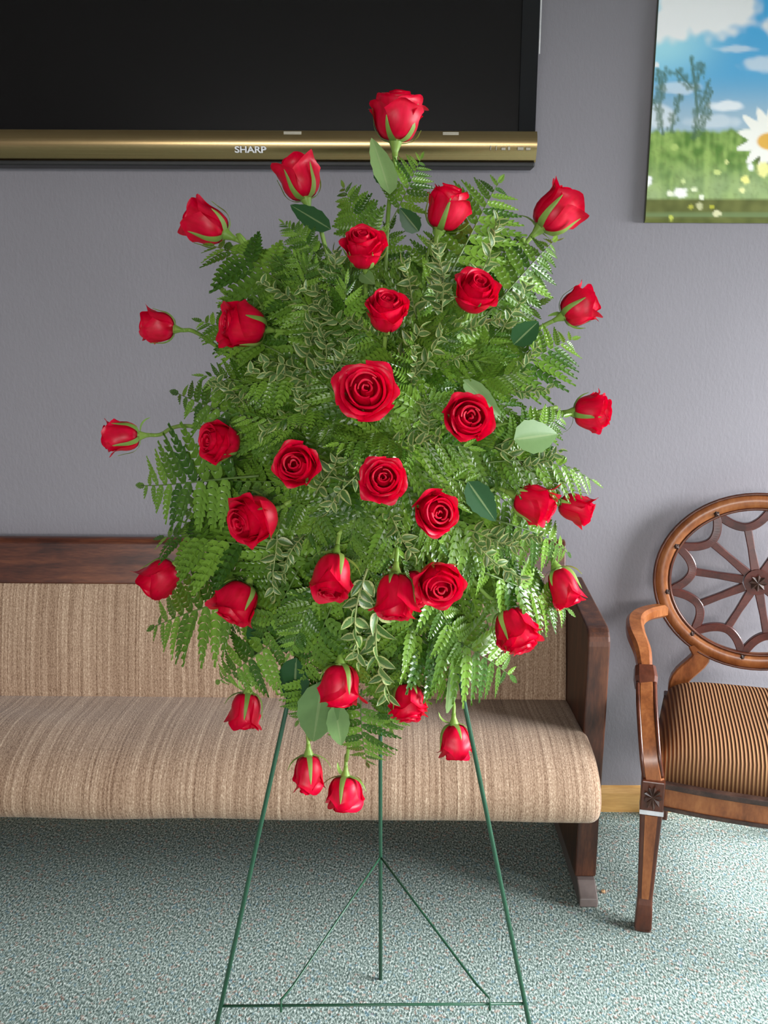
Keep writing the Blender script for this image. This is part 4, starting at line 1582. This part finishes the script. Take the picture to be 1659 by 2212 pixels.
OUT = [(840, 430), (960, 440), (1090, 420), (1180, 560), (1215, 740), (1200, 900), (1260, 1040), (1215, 1190), (1195, 1300), (1090, 1440), (960, 1520), (810, 1600),
       (660, 1530), (500, 1440), (370, 1330), (365, 1170), (345, 1040), (410, 850), (460, 690), (480, 550), (610, 500), (735, 430)]
CEN = (805, 960)
for layer, (kind, group, fac, cnt, l0, dYa, dYb) in enumerate([('back layer fern frond', 'fern fronds at the back of the spray', 0.90, 26, 0.42, 0.15, 0.10),
                                                                ('fern frond', 'fern fronds inside the spray', 0.74, 28, 0.40, 0.09, 0.045),
                                                                ('short front fern frond', 'fern fronds at the front of the spray', 0.50, 20, 0.34, 0.075, 0.03)]):
    for i in range(cnt):
        f_ = (i + rnd.uniform(-0.3, 0.3)) / cnt * len(OUT)
        i0 = int(f_) % len(OUT)
        i1 = (i0 + 1) % len(OUT)
        t = f_ - math.floor(f_)
        ox, oy = OUT[i0][0] * (1 - t) + OUT[i1][0] * t, OUT[i0][1] * (1 - t) + OUT[i1][1] * t
        fk = fac * rnd.uniform(0.9, 1.06)
        bx_, by = CEN[0] + (ox - CEN[0]) * fk, CEN[1] + (oy - CEN[1]) * fk
        ax_, ay_ = CEN[0] + (ox - CEN[0]) * (fk - l0 - 0.12), CEN[1] + (oy - CEN[1]) * (fk - l0)
        ax_ += rnd.uniform(-70, 70)
        ay_ += rnd.uniform(-70, 70)
        d = math.hypot(bx_ - ax_, by - ay_)
        want = rnd.uniform(230, 310)
        ax_, ay_ = bx_ + (ax_ - bx_) * want / d, by + (ay_ - by) * want / d
        frond((ax_, ay_), (bx_, by), (0, 1, 5, 2, 3, 4)[i % 6], auto_label(kind, (ax_, ay_), (bx_, by)), group, dYa, dYb)
for i in range(10):
    a = i * 2.4
    r_ = 60 + 14 * i
    A_, B_ = (CEN[0] + math.cos(a + 2.6) * 80, CEN[1] + math.sin(a + 2.6) * 110), (CEN[0] + math.cos(a) * r_ * 1.2, CEN[1] + math.sin(a) * r_ * 1.6)
    frond(A_, B_, i % 6, auto_label('short front fern frond', A_, B_), 'fern fronds at the front of the spray', 0.09, 0.035)
# frond tips that lean out over the layer behind, between the blooms
made = 0
for i in range(400):
    a = rnd.uniform(0, 2 * PI)
    r_ = math.sqrt(rnd.random())
    bx_, by = 800 + math.cos(a) * r_ * 400, 960 + math.sin(a) * r_ * 520
    ang = math.atan2((by - 960) * 0.8, bx_ - 800) + rnd.uniform(-0.6, 0.6)
    L = rnd.uniform(150, 210)
    A_ = (bx_ - math.cos(ang) * L, by - math.sin(ang) * L)
    if behind((A_[0] * 0.6 + bx_ * 0.4, A_[1] * 0.6 + by * 0.4), (bx_, by), 0.80):
        continue
    frond(A_, (bx_, by), i % 6, auto_label('leaning fern frond tip', A_, (bx_, by)), 'fern fronds leaning out of the spray', 0.08, -0.03, idir(rnd.uniform(-0.5, 0.5) + (0.4 if bx_ > 860 else 0), 0.5, 0.9))
    made += 1
    if made == 22:
        break

# ------------------------------------------------------------------ variegated sprigs
SPR = [((815, 1300), (835, 1500), 'long variegated sprig hanging down beside the middle easel leg'),
       ((790, 1230), (770, 1430), 'variegated sprig hanging left of the touching pair of roses'),
       ((590, 1150), (600, 1290), 'cream edged sprig with yellowish leaves near the big down turned rose'),
       ((1010, 640), (1075, 480), 'variegated sprig rising toward the upper right corner'),
       ((950, 640), (935, 520), 'upright variegated sprig under the right tilted upper rose'),
       ((1090, 720), (1135, 605), 'pale variegated sprig right of the upper right facing rose'),
       ((650, 930), (640, 835), 'cream edged sprig left of the biggest rose'),
       ((690, 700), (715, 640), 'variegated sprig below the third highest middle rose, to its left'),
       ((720, 830), (745, 740), 'variegated sprig just above the biggest rose'),
       ((890, 830), (895, 745), 'olive variegated sprig at upper right of the biggest rose'),
       ((920, 960), (915, 865), 'variegated sprig between the two large facing roses'),
       ((690, 1070), (720, 985), 'variegated sprig between the two roses below the biggest one')]
for i, (a, b_, lab) in enumerate(SPR):
    pa, pb_ = at(a[0], a[1], dome(*a) + 0.03), at(b_[0], b_[1], dome(*b_) - 0.03)
    plant('variegated_sprig', SPRIGS[i % 3], pa, pb_, idir(0.1, 0.2, 1), lab, 'sprig', 'variegated sprigs')
made = 0
for i in range(400):
    a = rnd.uniform(0, 2 * PI)
    r_ = math.sqrt(rnd.random())
    bx_, by = 840 + math.cos(a) * r_ * 350, 980 + math.sin(a) * r_ * 490
    L = rnd.uniform(110, 160)
    ang = math.atan2((by - 960) / 500, (bx_ - 805) / 380) + rnd.uniform(-0.7, 0.7)
    A_ = (bx_ - math.cos(ang) * L * 0.6, by - math.sin(ang) * L * 0.6)
    B_ = (bx_ + math.cos(ang) * L * 0.4, by + math.sin(ang) * L * 0.4)
    if behind(A_, B_, 0.75):
        continue
    plant('variegated_sprig', SPRIGS[i % 3], at(A_[0], A_[1], dome(*A_) + 0.05), at(B_[0], B_[1], dome(*B_) - 0.04), idir(0.1, 0.2, 1),
          auto_label('small variegated sprig', A_, B_), 'sprig', 'small variegated sprigs among ferns')
    made += 1
    if made == 32:
        break

# ------------------------------------------------------------------ single broad leaves
BROAD = [((640, 1420), (632, 1545), LEAF_R, 'dark green broad leaf beside the left easel leg top', 0.9, 0.03),
         ((600, 1290), (612, 1420), LEAF_R, 'grey green broad leaf above the left easel leg', 0.9, 0.05),
         ((1110, 950), (1208, 935), LEAF_P, 'broad light green leaf below the rightmost rose stem', 1.25, -0.01),
         ((1110, 745), (1165, 690), LEAF_R, 'small shiny round leaf by the angled stem at right', 1.3, 0.0),
         ((715, 495), (622, 440), LEAF_R, 'long dark leaf behind the bare stem under the television', 0.8, 0.04),
         ((1010, 1040), (1075, 1130), LEAF_R, 'dark leaf left of the rosebud pointing down right', 1.0, -0.01),
         ((905, 500), (862, 450), LEAF_R, 'dark rounded leaf left of the tilted upper rose', 1.4, 0.03),
         ((560, 1350), (540, 1420), LEAF_R, 'dark broad leaf under the rose on the pew backrest', 1.3, 0.04),
         ((1000, 820), (1085, 900), LEAF_P, 'bright green leaf above the large right hand rose', 0.7, 0.0),
         ((780, 590), (808, 612), LEAF_P, 'small pale leaf under the third highest middle rose', 1.2, 0.0)]
for a, b_, me_, lab, wd, dy in BROAD:
    pa, pb_ = at(a[0], a[1], dome(*a) + dy), at(b_[0], b_[1], dome(*b_) + dy - 0.02)
    L = (pb_ - pa).length
    o = obj('broad_leaf', me_)
    o.matrix_world = Matrix.Translation(pa) @ basis(pb_ - pa, idir(rnd.uniform(-0.7, 0.0), 0.1, 1)) @ Matrix.Diagonal((L, L * wd, L, 1))
    tag(o, lab, 'leaf', 'broad leaves')
